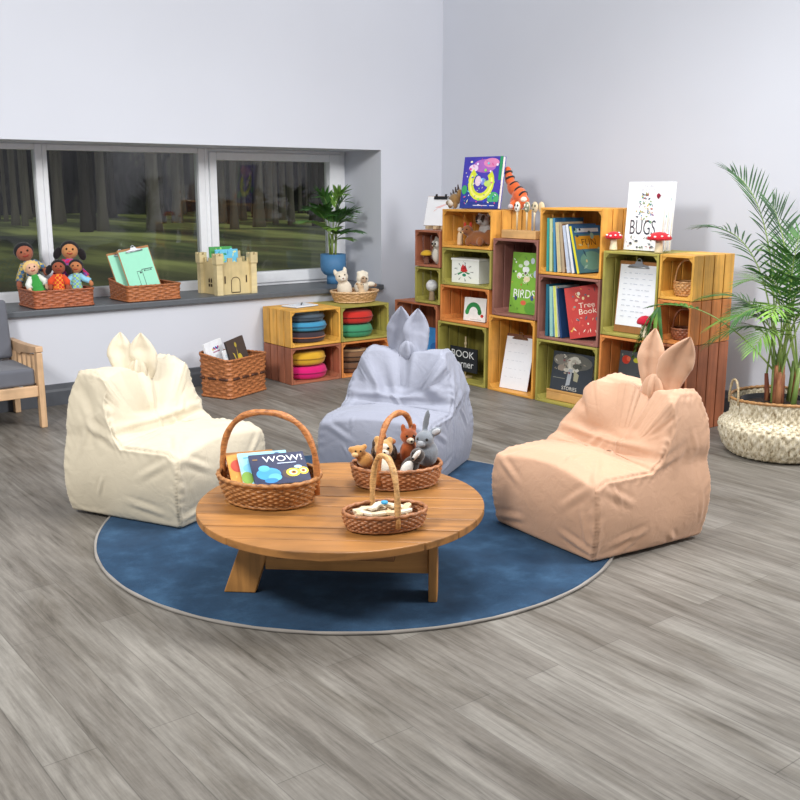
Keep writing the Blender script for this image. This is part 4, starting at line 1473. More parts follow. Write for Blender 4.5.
mb.build('cap', speckle('c9c9cc', 'e2e2e0', 60), pm)['label'] = 'round white cap'

# ------------------------------------------------------------------ plush toys
def plush(name, label, cat, M, body, mat, parts, group=None, vox=0.006):
    """body: list of ellipsoids (centre, radii[, rotation]) melted into one surface; parts: (name, [ellipsoids], material)"""
    root = thing(name, label, cat, M=M, group=group)
    mb = MB()
    for e in body:
        mb.ell(e[0], e[1], 14, 10, e[2] if len(e) > 2 else None)
    bd = mb.build('body', mat, root, remesh=vox)
    for pn, es, pmat in parts:
        mb = MB()
        for e in es:
            mb.ell(e[0], e[1], 12, 8, e[2] if len(e) > 2 else None)
        mb.build(pn, pmat, bd if pn in ('eye', 'nose', 'muzzle', 'beak', 'face_disc', 'inner_ear', 'snout', 'face') else root)
    return root
FUR = lambda h, v=0.18: fabric(h, 260, v, 0.95, 0.8, 0.5)
EYE = paint('15130f', 0.2, 0.0)
# owl in the brown crate (front is -Y)
plush('plush_owl', 'pale grey plush owl in the small brown crate beside the yellow mushroom', 'plush toy', on(-0.678, 0.075, 0.780, -5),
      [((0, 0, 0.065), (0.047, 0.04, 0.066)), ((0, -0.003, 0.14), (0.045, 0.04, 0.042)), ((-0.03, 0, 0.175), (0.012, 0.012, 0.02)), ((0.03, 0, 0.175), (0.012, 0.012, 0.02))], FUR('a89f92'),
      [('belly', [((0, -0.016, 0.065), (0.034, 0.03, 0.052))], FUR('d8d2c4')), ('face_disc', [((-0.018, -0.028, 0.142), (0.02, 0.014, 0.022)), ((0.018, -0.028, 0.142), (0.02, 0.014, 0.022))], FUR('e6e2d8')),
       ('eye', [((-0.017, -0.041, 0.143), 0.0075), ((0.017, -0.041, 0.143), 0.0075)], EYE), ('beak', [((0, -0.043, 0.13), (0.005, 0.006, 0.009))], paint('6a5a3a')),
       ('wing', [((-0.045, 0.0, 0.07), (0.012, 0.03, 0.05)), ((0.045, 0.0, 0.07), (0.012, 0.03, 0.05))], FUR('8a8074'))])
# peg figure
pg = thing('peg_doll', 'plain pale wooden peg figure in the yellow crate', 'peg doll', M=on(-0.905, 0.07, 0.924))
mb = MB()
mb.lathe([(0, 0), (0.019, 0), (0.0205, 0.01), (0.019, 0.06), (0.014, 0.082), (0.011, 0.086), (0, 0.087)], 18)
mb.build('peg_body', wood('e2c39c', 'z', 1, 0.12), pg)
mb = MB()
mb.ell((0, 0, 0.102), 0.0175, 16, 12)
mb.build('head', wood('e6caa6', 'z', 1, 0.1), pg)
# brown fox with a red ear tip
plush('plush_fox', 'brown plush fox lying in the yellow crate behind the peg figure', 'plush toy', on(-1.045, 0.10, 0.924, 20),
      [((0, 0, 0.05), (0.075, 0.05, 0.05)), ((-0.065, -0.02, 0.10), (0.036, 0.034, 0.034)), ((-0.075, -0.055, 0.092), (0.016, 0.026, 0.014)), ((0.085, 0.0, 0.06), (0.035, 0.022, 0.05)),
       ((-0.05, -0.04, 0.03), (0.018, 0.02, 0.03)), ((0.04, -0.04, 0.03), (0.022, 0.024, 0.03))], FUR('8a5630'),
      [('ear', [((-0.088, -0.012, 0.135), (0.011, 0.006, 0.02)), ((-0.045, -0.012, 0.137), (0.011, 0.006, 0.02))], FUR('b83a24')), ('muzzle', [((-0.077, -0.07, 0.088), (0.011, 0.014, 0.010))], FUR('cba878')),
       ('eye', [((-0.083, -0.05, 0.108), 0.005), ((-0.054, -0.05, 0.108), 0.005)], EYE), ('nose', [((-0.079, -0.085, 0.09), 0.005)], EYE)])
# white badger puppet resting on the fox's back
plush('plush_badger', 'white and grey striped plush badger peeping over the brown fox', 'plush toy', on(-0.985, 0.225, 0.924, 8),
      [((0, 0, 0.075), (0.05, 0.045, 0.075)), ((0, -0.02, 0.165), (0.05, 0.045, 0.042)), ((0, -0.062, 0.155), (0.02, 0.03, 0.018))], FUR('c9c6c2'),
      [('stripe', [((-0.024, -0.05, 0.175), (0.008, 0.026, 0.026)), ((0.024, -0.05, 0.175), (0.008, 0.026, 0.026))], FUR('5a4e44')), ('ear', [((-0.04, -0.01, 0.20), 0.014), ((0.04, -0.01, 0.20), 0.014)], FUR('e8e4e0')),
       ('eye', [((-0.022, -0.072, 0.172), 0.005), ((0.022, -0.072, 0.172), 0.005)], EYE), ('nose', [((0, -0.092, 0.157), 0.007)], EYE)])
# dinosaur with dark spines, left of the moon book
dn = plush('plush_dinosaur', 'brown plush dinosaur with dark back spines left of the moon book', 'plush toy', on(-0.793, 0.105, 1.1645, 0) @ Matrix.Scale(0.8, 4),
      [((0.02, 0, 0.075), (0.06, 0.045, 0.05)), ((-0.05, 0, 0.045), (0.04, 0.03, 0.025)), ((-0.02, -0.02, 0.03), (0.02, 0.02, 0.032)), ((0.05, -0.02, 0.03), (0.02, 0.02, 0.032)), ((0.08, 0, 0.12), (0.03, 0.028, 0.04))], FUR('8a6a3e'),
      [('belly', [((0.0, -0.018, 0.05), (0.04, 0.035, 0.035))], FUR('d0c8bc')), ('eye', [((0.075, -0.028, 0.135), 0.005)], EYE)])
mb = MB()
for k, (x, z) in enumerate(((-0.05, 0.07), (-0.025, 0.10), (0.0, 0.125), (0.03, 0.145), (0.06, 0.165))):
    mb.M = T(x, 0, z) @ rotm(0, -25 + 4 * k, 0)
    mb.prism([(-0.012, -0.012), (0.012, -0.012), (0.0, 0.034)], -0.005, 0.005)
mb.build('back_spines', FUR('3a2622'), dn)
# orange striped tiger climbing down at the right of the moon book
tg = plush('plush_tiger', 'orange plush tiger with dark stripes draped to the right of the moon book', 'plush toy', on(-1.29, 0.20, 1.1645, 0),
      [((-0.055, 0, 0.19), (0.032, 0.03, 0.055), rotm(0, -25, 0)), ((-0.015, 0, 0.135), (0.046, 0.04, 0.055), rotm(0, -45, 0)), ((0.04, 0, 0.088), (0.055, 0.045, 0.052)), ((0.09, -0.01, 0.055), (0.036, 0.034, 0.036)),
       ((0.02, -0.035, 0.028), (0.022, 0.028, 0.028)), ((-0.075, 0, 0.245), (0.024, 0.024, 0.028)), ((0.0, 0, 0.045), (0.034, 0.035, 0.045)), ((0.07, -0.02, 0.025), (0.022, 0.026, 0.025))], FUR('d9602a'),
      [('muzzle', [((0.104, -0.026, 0.064), (0.022, 0.022, 0.018))], FUR('e9dcc8')), ('paw', [((0.02, -0.06, 0.02), (0.018, 0.016, 0.016))], FUR('b8b0b4'))])
mb = MB()
for k, (x, z, a) in enumerate(((-0.068, 0.235, -25), (-0.045, 0.20, -30), (-0.008, 0.162, -45), (0.035, 0.128, -60), (0.075, 0.098, -62))):
    mb.M = T(x, 0, z) @ rotm(0, a + 90, 0)
    mb.tube([(0.0, 0.034 * math.cos(q), 0.036 * math.sin(q) - 0.02) for q in [i * PI / 8 for i in range(9)]], [0.002] + [0.008] * 7 + [0.002], 6)
mb.build('stripes', FUR('2e1c18'), tg)

# ------------------------------------------------------------------ wooden puppet spoons in a block
sb = thing('spoon_rack', 'pale pine block with holes holding painted wooden spoons on the plum crate', 'spoon rack', M=on(-1.495, 0.06, 0.990, 0))
mb = MB()
mb.box(-0.15, 0.15, -0.03, 0.04, 0.0, 0.052)
mb.build('rack_block', wood('dcae72', 'x', 1, 0.18), sb, bevel=0.004)
SP = [(-0.045, 'black and white face', '1f1f22', 'e9e6e0'), (0.04, 'cream and grey face', 'efe6d6', '8a9078'), (0.105, 'dark green face', '5a5f4c', 'c9b89a'), (0.138, 'plain pale bowl', 'e2cda8', 'e9d8b8')]
for k_, (x, lab, c1, c2) in enumerate(SP):
    root = thing('wooden_spoon', 'upright wooden puppet spoon with a ' + lab + ' in the pine block', 'wooden spoon', M=on(-1.495 - x, 0.064 if k_ != 3 else 0.088, 1.0425, 0), group='puppet spoons in the pine block')
    mb = MB()
    mb.tube([(0, 0, 0), (0, 0, 0.08), (0, 0, 0.115)], [0.0055, 0.006, 0.007], 10)
    mb.build('spoon_handle', wood('e8d3ae', 'z', 1, 0.1), root)
    mb = MB()
    mb.ell((0, 0, 0.142), (0.026, 0.010, 0.034), 16, 10)
    mb.build('spoon_bowl', wood('e6cfa6', 'z', 1, 0.1), root)
    if 'plain' not in lab:
        mb = MB()
        mb.ell((0, -0.004, 0.142), (0.023, 0.009, 0.031), 14, 8)
        mb.build('painted_face', paint(c2, 0.5), root)
        mb = MB()
        mb.ell((-0.011, -0.0085, 0.152), (0.009, 0.005, 0.011), 10, 6)
        mb.ell((0.011, -0.0085, 0.150), (0.007, 0.005, 0.009), 10, 6)
        mb.ell((0.0, -0.0095, 0.13), (0.009, 0.005, 0.006), 10, 6)
        mb.build('face_marks', paint(c1, 0.5), root)

# ------------------------------------------------------------------ little baskets in the end column
b4 = handled_basket('tiny wicker basket with a thin handle in the small yellow end crate', (FX + 0.11, -2.707, 0.7325), -80, 0.055, 0.05, 0.075, 0.014, 10, 0.19, 0.005, wicker('b98a58', '7a5030'), 0.005, 6)
b5 = handled_basket('small dark wicker basket with a round handle in the small orange end crate', (FX + 0.11, -2.707, 0.4955), -80, 0.055, 0.05, 0.06, 0.014, 5, 0.165, 0.0055, wicker('8a5236', '4a2616'), 0.005, 5)
# ------------------------------------------------------------------ picture books in the big table basket (they lie tilted in it)
B1 = Vector((-3.437, -3.180, TT))
VIEW = 52.06 - 90      # turns local -Y towards the camera's side
def flat(x, y, z, rz, pitch, roll=0.0, w=0, h=0):
    """frame for a book lying on its back with its head away from the camera; pitch lifts the head"""
    return T(x, y, z) @ rotm(0, 0, rz) @ rotm(0, roll, 0) @ rotm(-90 + pitch, 0, 0) @ T(-w / 2, 0, -h / 2)
wow = [('rect', 0, 0, 1, 1, '23294a'), ('disc', 0.28, 0.34, 0.22, 0.20, '3f9ad8'), ('disc', 0.22, 0.52, 0.10, 0.10, '58b4ea'), ('disc', 0.38, 0.22, 0.12, 0.12, '62b8e8'), ('disc', 0.30, 0.12, 0.12, 0.08, '2f80c0'),
       ('disc', 0.62, 0.30, 0.10, 0.14, '4a3a34'), ('disc', 0.72, 0.33, 0.125, 0.135, 'f2d23a'), ('disc', 0.91, 0.36, 0.09, 0.12, 'f0cc34'), ('disc', 0.72, 0.33, 0.075, 0.08, 'fbf3c4'), ('disc', 0.91, 0.36, 0.055, 0.07, 'fbf3c4'),
       ('disc', 0.73, 0.33, 0.05, 0.055, 'd07a1e'), ('disc', 0.905, 0.36, 0.038, 0.05, 'd07a1e'), ('disc', 0.73, 0.33, 0.024, 0.028, '16161a'), ('disc', 0.905, 0.36, 0.02, 0.026, '16161a'),
       ('disc', 0.83, 0.50, 0.07, 0.05, 'a8d0ec'), ('text', 'WOW!', 0.60, 0.80, 0.27, 1.05, 'f4f6fa'), ('rect', 0.48, 0.64, 0.82, 0.665, 'c8d4ea'), ('rect', 0.05, 0.80, 0.14, 0.84, '8a6a3a')]
WR = VIEW + 18
rx_, fx_ = Vector((math.cos(R(WR)), math.sin(R(WR)), 0)), Vector((math.sin(R(WR)), -math.cos(R(WR)), 0))   # right and toward the camera
WP = 26
wn_ = Vector((0, 0, 1)) * math.cos(R(WP)) + fx_ * math.sin(R(WP))       # out of the covers
wu_ = Vector((0, 0, 1)) * math.sin(R(WP)) - fx_ * math.cos(R(WP))       # towards the heads of the books
def in_basket(dr, du, dn, w, h):
    c = Vector((B1.x, B1.y, B1.z + 0.118)) + rx_ * dr + wu_ * du + wn_ * dn
    return flat(c.x, c.y, c.z, WR, WP, 0, w, h)
GT = 'books in the table basket'
book('navy picture book lettered WOW! with owl eyes lying on top in the table basket', 0.185, 0.150, 0.010, '23294a', in_basket(0.032, -0.022, 0.0, 0.185, 0.15), wow, group=GT)
book('light blue picture book under the navy one in the table basket', 0.165, 0.155, 0.012, '8fcbe2', in_basket(-0.010, 0.006, -0.0150, 0.165, 0.155),
     [('rect', 0, 0.0, 1, 0.4, 'a8dcea'), ('disc', 0.25, 0.5, 0.2, 0.16, '6fb4d8'), ('rect', 0.1, 0.82, 0.75, 0.86, '4a86b0'), ('disc', 0.8, 0.9, 0.06, 0.05, '3a5a80'), ('disc', 0.1, 0.2, 0.12, 0.2, '7aa040')], spine='e0ecef', group=GT)
book('ochre patterned picture book at the back of the table basket', 0.16, 0.155, 0.012, 'c98f3c', in_basket(-0.048, 0.030, -0.0290, 0.16, 0.155),
     [('rect', 0, 0.93, 1, 1, 'a06a2c'), ('rect', 0.7, 0.7, 0.95, 0.95, '6a7a3a'), ('disc', 0.4, 0.8, 0.12, 0.1, 'd8702c'), ('disc', 0.2, 0.55, 0.15, 0.2, 'b8402c'), ('disc', 0.6, 0.65, 0.1, 0.1, 'e8c860')] + confetti(16, ['8a4a2c', 'e0b050', '5a6a34', 'c8502c'], 91, s=0.04),
     spine='a83c30', group=GT)

# ------------------------------------------------------------------ plush animals in the oval basket
B2 = Vector((-2.995, -3.30, TT))
def cam_side(v, right, up, toward):
    """offset from v: right and toward the camera along the floor, up"""
    rt_, fw = Vector((0.7887, -0.6148, 0)), Vector((-0.6148, -0.7887, 0))
    p = v + rt_ * right + fw * toward
    return (p.x, p.y, v.z + up)
def face_cam(v, right, up, toward, rz=0, tilt=0, roll=0):
    return T(*cam_side(v, right, up, toward)) @ rotm(0, 0, VIEW + rz) @ rotm(tilt, roll, 0)
GPL = 'plush animals in the oval basket'
plush('plush_squirrel', 'cream bellied brown plush squirrel at the front of the oval basket', 'plush toy', face_cam(B2, -0.045, 0.035, 0.02, 5),
      [((0, 0, 0.035), (0.037, 0.03, 0.045)), ((0, -0.006, 0.098), (0.033, 0.03, 0.03)), ((-0.022, 0, 0.128), (0.013, 0.009, 0.014)), ((0.022, 0, 0.124), (0.013, 0.009, 0.014))], FUR('c99a5e'),
      [('belly', [((0, -0.014, 0.03), (0.027, 0.023, 0.038))], FUR('efe6d4')), ('muzzle', [((0, -0.03, 0.089), (0.017, 0.014, 0.013)), ((0.0, -0.024, 0.106), (0.018, 0.012, 0.014))], FUR('efe4d0')),
       ('eye', [((-0.014, -0.033, 0.104), 0.0045), ((0.014, -0.033, 0.104), 0.0045)], EYE), ('nose', [((0, -0.045, 0.092), 0.004)], EYE)], GPL, 0.0045)
plush('plush_hedgehog', 'dark brown plush hedgehog behind the cream bellied squirrel in the oval basket', 'plush toy', face_cam(B2, -0.044, 0.055, -0.052, -20),
      [((0, 0, 0.04), (0.05, 0.038, 0.046)), ((-0.01, 0.0, 0.07), (0.036, 0.03, 0.032))], speckle('2b211c', '6a5646', 120, 0.95),
      [('snout', [((0.012, -0.03, 0.058), (0.014, 0.02, 0.012))], FUR('c98f58')), ('ear', [((0.0, -0.012, 0.106), (0.013, 0.008, 0.011)), ((0.036, -0.01, 0.088), (0.012, 0.008, 0.01))], FUR('a8663c')), ('eye', [((0.0, -0.036, 0.068), 0.004), ((0.024, -0.036, 0.068), 0.004)], EYE)], GPL, 0.005)
plush('plush_fox', 'rust coloured plush fox behind the basket handle', 'plush toy', face_cam(B2, 0.042, 0.06, -0.058, 12),
      [((0, 0, 0.035), (0.032, 0.03, 0.045)), ((0, -0.005, 0.095), (0.032, 0.028, 0.028)), ((-0.02, 0, 0.125), (0.010, 0.007, 0.016)), ((0.02, 0, 0.125), (0.010, 0.007, 0.016))], FUR('a8562a'),
      [('muzzle', [((0, -0.032, 0.086), (0.014, 0.018, 0.011))], FUR('e8d6bc')), ('eye', [((-0.012, -0.03, 0.102), 0.004), ((0.012, -0.03, 0.102), 0.004)], EYE), ('nose', [((0, -0.05, 0.088), 0.004)], EYE)], GPL, 0.0045)
plush('plush_badger', 'black and white striped plush badger leaning under the basket handle', 'plush toy', face_cam(B2, 0.028, 0.04, 0.022, -25, 0, 35),
      [((0, 0, 0.035), (0.03, 0.026, 0.046)), ((0, -0.006, 0.09), (0.026, 0.026, 0.026))], FUR('3a322e'),
      [('white_stripe', [((0, -0.024, 0.096), (0.009, 0.014, 0.024)), ((0, -0.022, 0.03), (0.02, 0.014, 0.036))], FUR('f0ece4')), ('nose', [((0, -0.038, 0.084), 0.005)], EYE), ('eye', [((-0.013, -0.029, 0.097), 0.0035), ((0.013, -0.029, 0.097), 0.0035)], EYE)], GPL, 0.0045)
plush('plush_rabbit', 'grey plush rabbit with long upright ears at the right end of the oval basket', 'plush toy', face_cam(B2, 0.106, 0.062, -0.028, -18),
      [((0, 0, 0.04), (0.042, 0.036, 0.05)), ((-0.005, -0.012, 0.09), (0.034, 0.032, 0.032)), ((-0.004, 0.004, 0.15), (0.012, 0.008, 0.05), rotm(0, 10, 0)), ((0.03, 0.004, 0.118), (0.028, 0.008, 0.016), rotm(0, -30, 0))], FUR('7c828a'),
      [('inner_ear', [((0.034, -0.003, 0.12), (0.018, 0.006, 0.010), rotm(0, -30, 0))], FUR('b4b6ba')), ('muzzle', [((-0.008, -0.036, 0.082), (0.016, 0.014, 0.013))], FUR('a8acb2')), ('eye', [((-0.022, -0.036, 0.098), 0.005), ((0.012, -0.04, 0.098), 0.005)], EYE)], GPL, 0.005)
plush('plush_bear', 'tan plush bear lying over the left rim of the oval basket', 'plush toy', face_cam(B2, -0.122, 0.064, 0.0, 0),
      [((0.012, 0, 0.02), (0.03, 0.024, 0.028)), ((-0.012, -0.004, 0.05), (0.026, 0.024, 0.024)), ((-0.034, -0.004, 0.058), (0.014, 0.012, 0.012)), ((0.01, 0.0, 0.068), (0.010, 0.008, 0.010))], FUR('c08a4a'),
      [('muzzle', [((-0.022, -0.026, 0.045), (0.012, 0.010, 0.009))], FUR('dcb47c')), ('eye', [((-0.02, -0.026, 0.058), 0.0035), ((-0.002, -0.026, 0.058), 0.0035)], EYE)], GPL, 0.0045)

# ------------------------------------------------------------------ pale wooden pieces in the small basket
B3 = Vector((-3.30, -3.635, TT))
PALE = [wood('ead6b6', 'x', 2, 0.1), wood('dfc49c', 'x', 2, 0.12), wood('f1e4cc', 'x', 2, 0.08)]
rp = random.Random(3)
spots = [(-0.075, 0.02, 20, 0), (-0.04, 0.028, -15, 1), (0.0, 0.03, 35, 2), (0.045, 0.024, -25, 0), (0.078, 0.012, 60, 1), (-0.06, -0.016, -35, 2), (-0.02, -0.022, 15, 0), (0.025, -0.024, -10, 1), (0.062, -0.02, 30, 2), (-0.09, -0.004, 80, 1),
         (-0.03, 0.004, 50, 2), (0.02, 0.004, -40, 0)]
WLAB = ['at the left back', 'second from the left at the back', 'in the middle of the back', 'right of the middle at the back', 'at the right end', 'at the left front', 'left of the middle at the front', 'right of the middle at the front',
        'at the right front', 'at the far left tip', 'on top left of the blue one', 'on top right of the blue one']
for k, (x, y, a, mi) in enumerate(spots):
    top = k >= 10
    mb = MB()
    w2 = rp.uniform(0.028, 0.038)
    pts = [(-w2, -0.006), (-w2 * 0.6, -0.012), (w2 * 0.7, -0.011), (w2, -0.004), (w2 * 0.95, 0.006), (w2 * 0.5, 0.012), (-w2 * 0.4, 0.008), (-w2 * 0.9, 0.010)]
    mb.prismz(pts, 0, 0.009)
    o = mb.build('wooden_piece', PALE[mi], None, bevel=0.002)
    o.matrix_world = T(B3.x, B3.y, B3.z + (0.062 if top else 0.048)) @ rotm(0, 0, -24) @ T(x * 0.9, y * 1.15, 0.0) @ rotm(rp.uniform(-4, 4), rp.uniform(-4, 4), a)
    tag(o, 'flat pale wooden shape %s of the small table basket' % WLAB[k] if 'blue' not in WLAB[k] else 'flat pale wooden shape %s in the small basket' % WLAB[k], 'wooden toy', 'wooden shapes in the small basket')
mb = MB()
mb.prismz([(0.011 * math.cos(i * PI / 6), 0.011 * math.sin(i * PI / 6)) for i in range(12)], 0, 0.008)
o = mb.build('wooden_piece', paint('3f9fd0', 0.4), None, bevel=0.002, loc=(B3.x - 0.004, B3.y - 0.004, B3.z + 0.075))
tag(o, 'small round bright blue wooden piece on top of the pale wooden shapes', 'wooden toy')
mb = MB()   # bed of further pieces that cannot be told apart
for k in range(70):
    a, q = rp.uniform(0, 2 * PI), 0.88 * math.sqrt(rp.random())
    mb.M = T(0.112 * q * math.cos(a) * 0.9, 0.062 * q * math.sin(a) * 0.9, 0.012 + 0.026 * rp.random()) @ rotm(rp.uniform(-30, 30), rp.uniform(-30, 30), rp.uniform(0, 180))
    mb.box(-0.016, 0.016, -0.007, 0.007, 0, 0.006)
mb.M = Matrix()
o = mb.build('wooden_pieces_heap', PALE[1], None)
o.matrix_world = T(B3.x, B3.y, B3.z) @ rotm(0, 0, -24)
tag(o, 'heap of small pale wooden offcuts filling the small table basket', 'wooden toys')
o['kind'] = 'stuff'

# ------------------------------------------------------------------ rectangular wicker baskets
def rect_basket(name, label, cat, loc, rz, w, d, h, rows, flare, mat, zfun=None, band=None, step=0.0095, amp=0.0035, rimr=0.007):
    root = thing(name, label, cat, loc, rz)
    loop = loop_rect(w, d, 0.025, step)
    mb, nrm = woven_wall(loop, h, rows, flare, amp, 0.0, zfun)
    mb.build('woven_body', mat, root)
    mb = MB()
    mb.tube(rim_path(loop, nrm, flare, h, zfun), rimr, 8, closed=True, twist=(2, 0.22, 30))
    mb.tube(rim_path(loop, nrm, 0.003, 0.008), rimr, 8, closed=True, twist=(2, 0.22, 30))
    mb.build('braided_rim', mat, root)
    if band:  # solid dark rods; the shade of an open-weave row put into their colour
        mb = MB()
        z0 = h * band
        P = rim_path(loop, nrm, flare * band + amp + 0.001, z0)
        n = len(P)
        per = 8
        for k in range(0, n - per // 2, per):
            seg = P[k:k + per - 2]
            mb.tube(seg, 0.008, 6)
        mb.build('dark_band', wicker('4a2a1c', '2a1710'), root)['label'] = 'row of dark rods standing for shaded gaps round the middle'
    return root

# floor basket with books
FB = (-2.045, -0.352)
rect_basket('wicker_basket', 'deep rectangular wicker basket of books on the floor under the window', 'basket', (FB[0], FB[1], 0.001), 22.5, 0.375, 0.235, 0.25, 15, 0.008, wicker('ad6c40', '63361c'),
            lambda t: 0.245 + 0.035 * (max(0, math.sin(2 * PI * (t - 0.02))) ** 1.5), 0.5, 0.0115, 0.0042, 0.0075)
def fb(x, y, z, rz=0, lean=0, side=0):
    return T(FB[0], FB[1], 0.006) @ rotm(0, 0, 22.5) @ T(x, y, z) @ rotm(0, 0, rz) @ rotm(lean, side, 0)
GF = 'books in the floor basket'
book('white picture book with small coloured lettering at the left of the floor basket', 0.18, 0.325, 0.014, 'eef0f4', fb(-0.150, 0.025, 0.012, 4, -10, -6),
     [('rect', 0, 0.60, 0.5, 0.68, '3fa0b8')] + [('disc', 0.42 + 0.06 * k, 0.84 + 0.02 * (k % 2), 0.04, 0.025, c) for k, c in enumerate(['e0c030', '5a3a8a', 'd04a6a', '2f80c0', '4a3a90', 'c0408a'])] + [('rect', 0.4, 0.77, 0.8, 0.79, 'b06a8a')], group=GF)
book('white and teal booklet between the other two books in the floor basket', 0.10, 0.275, 0.008, 'f0f2f4', fb(-0.070, -0.040, 0.012, 4, -10, -5),
     [('disc', 0.3, 0.85, 0.14, 0.04, 'c8d4dc'), ('disc', 0.5, 0.72, 0.1, 0.03, 'd8e2e8')], group=GF)
book('dark brown picture book with yellow grasses at the right of the floor basket', 0.175, 0.335, 0.014, '4a4038', fb(-0.025, -0.072, 0.012, 0, -13, -8),
     [('rect', 0, 0, 1, 1, '4b3f3a'), ('poly', [(0.3, 0.3), (0.5, 0.85), (0.42, 0.3)], 'b8a03a'), ('poly', [(0.4, 0.3), (0.30, 0.72), (0.22, 0.76), (0.36, 0.5)], 'd0b848'), ('poly', [(0.45, 0.3), (0.72, 0.62), (0.5, 0.3)], '9a8a34'), ('disc', 0.48, 0.88, 0.06, 0.05, 'a8943c'), ('disc', 0.55, 0.60, 0.12, 0.10, 'c9b040'), ('disc', 0.48, 0.5, 0.14, 0.06, 'e0d060')], spine='2f2a2a', group=GF)

# trays on the window sill
SZ = 0.5925
D1 = (-2.985, 0.140)
rect_basket('wicker_tray', 'low wicker tray of rag dolls on the window sill', 'basket', (D1[0], D1[1], SZ), 1, 0.36, 0.30, 0.105, 8, 0.006, wicker('a35c3a', '5e2f1c'), None, None, 0.011, 0.0036, 0.0065)
D2 = (-2.405, 0.145)
rect_basket('wicker_tray', 'low wicker tray of mint clipboards on the window sill', 'basket', (D2[0], D2[1], SZ), 1, 0.36, 0.30, 0.10, 8, 0.006, wicker('a8663c', '613519'),
            lambda t: 0.100 + 0.03 * max(0, math.sin(2 * PI * (t - 0.0))) ** 1.4, None, 0.011, 0.0036, 0.0065)
def d2(x, y, z, rz=0, lean=0, side=0):
    return T(D2[0], D2[1], SZ + 0.024) @ rotm(0, 0, 1) @ T(x, y, z) @ rotm(0, 0, rz) @ rotm(lean, side, 0)
MINT = '9fe3c6'
clipboard('rear mint clipboard half hidden on the left in the window tray', 0.19, 0.30, d2(-0.052, 0.045, 0.0, 2, -20, -8), paper=MINT, group='mint clipboards in the window tray')
clipboard('front mint clipboard with a black outline drawing in the window tray', 0.22, 0.325, d2(0.02, -0.005, 0.0, 0, -20, -8), paper=MINT, group='mint clipboards in the window tray',
          design=[('rect', 0.55, 0.50, 0.93, 0.515, '24302e'), ('rect', 0.55, 0.10, 0.565, 0.50, '24302e'), ('rect', 0.62, 0.455, 0.88, 0.49, '24302e'), ('rect', 0.66, 0.465, 0.84, 0.482, MINT), ('rect', 0.38, 0.10, 0.392, 0.48, '24302e'), ('rect', 0.38, 0.47, 0.55, 0.482, '24302e'), ('rect', 0.47, 0.42, 0.53, 0.46, '24302e')])

# ------------------------------------------------------------------ rag dolls
def doll(label, M, skin, hair, dress, sleeve, style, s=1.0, longhair=False):
    root = thing('rag_doll', label, 'doll', M=M @ Matrix.Diagonal((s, s, s, 1)), group='rag dolls in the window tray')
    sk = fabric(skin, 500, 0.06)
    mb = MB()
    mb.ell((0, 0, 0.215), (0.046, 0.042, 0.046), 16, 12)
    mb.tube([(0, 0, 0.15), (0, 0, 0.185)], 0.016, 8)
    for sx in (-1, 1):
        a = style.get('arm', (0.085, 0.075))
        if sx == 1:
            a = style.get('arm2', a)
        mb.tube([(0.03 * sx, 0, 0.150), (0.06 * sx, -0.008, 0.5 * (0.150 + a[1])), (a[0] * sx, -0.02, a[1])], [0.016, 0.0155, 0.015], 9)
        mb.ell((a[0] * sx, -0.02, a[1] - 0.008), (0.017, 0.014, 0.02), 10, 8)
        mb.tube([(0.022 * sx, -0.005, 0.03), (0.024 * sx, -0.02, 0.015), (0.026 * sx, -0.045, 0.01)], [0.02, 0.018, 0.016], 8)
    bd = mb.build('body', sk, root, remesh=0.005)
    mb = MB()
    mb.lathe([(0.0, -0.012), (0.052, -0.012), (0.056, 0.0), (0.044, 0.06), (0.034, 0.12), (0.036, 0.15), (0.026, 0.168), (0.014, 0.172)], 20, sy=0.85)
    mb.build('dress', dress, root)
    mb = MB()
    for sx in (-1, 1):
        a = style.get('arm', (0.085, 0.075)) if sx < 0 else style.get('arm2', style.get('arm', (0.085, 0.075)))
        mb.tube([(0.022 * sx, 0, 0.156), (0.058 * sx, -0.008, 0.5 * (0.152 + a[1])), (a[0] * 0.92 * sx, -0.0185, a[1] + 0.012)], [0.021, 0.0215, 0.022], 10)
    mb.build('sleeve', sleeve, root)
    hm = fabric(hair, 200, 0.3, 0.9, 0.9)
    mb = MB()
    mb.ell((0, 0.012, 0.226), (0.053, 0.043, 0.049), 16, 10)
    if style.get('pig'):
        for sx in (-1, 1):
            mb.ell((0.066 * sx, 0.012, 0.20), (0.022, 0.02, 0.036), 10, 8, rotm(0, -20 * sx, 0))
    if longhair:
        mb.ell((0, 0.03, 0.17), (0.05, 0.022, 0.07), 12, 8)
    if style.get('curly'):
        for k in range(14):
            a = k * 0.45
            mb.ell((0.045 * math.cos(a), 0.006, 0.228 + 0.036 * math.sin(a)), 0.014, 8, 6)
    mb.build('hair', hm, root)
    mb = MB()
    for sx in (-1, 1):
        mb.ell((0.017 * sx, -0.041, 0.222), (0.0052, 0.004, 0.0062), 8, 6)
    mb.build('eye', EYE, bd)
    mb = MB()
    mb.tube([(-0.014, -0.0405, 0.200), (-0.006, -0.0425, 0.195), (0.006, -0.0425, 0.195), (0.014, -0.0405, 0.200)], 0.0026, 6)
    mb.build('mouth', paint('a8322e', 0.7), bd)
    mb = MB()
    mb.ell((0, -0.043, 0.211), (0.005, 0.005, 0.005), 8, 6)
    mb.build('nose', sk, bd)
    return root
def d1(x, y, z, rz=0, lean=0, side=0):
    return T(D1[0], D1[1], SZ + 0.02) @ rotm(0, 0, -20) @ T(x, y, z) @ rotm(0, 0, rz) @ rotm(lean, side, 0)
PL1 = plaid('4f7fb0', 'd8c060', '3a5a8a', 55)
PL2 = plaid('c81f58', '6a58b0', 'd83a6a', 42)
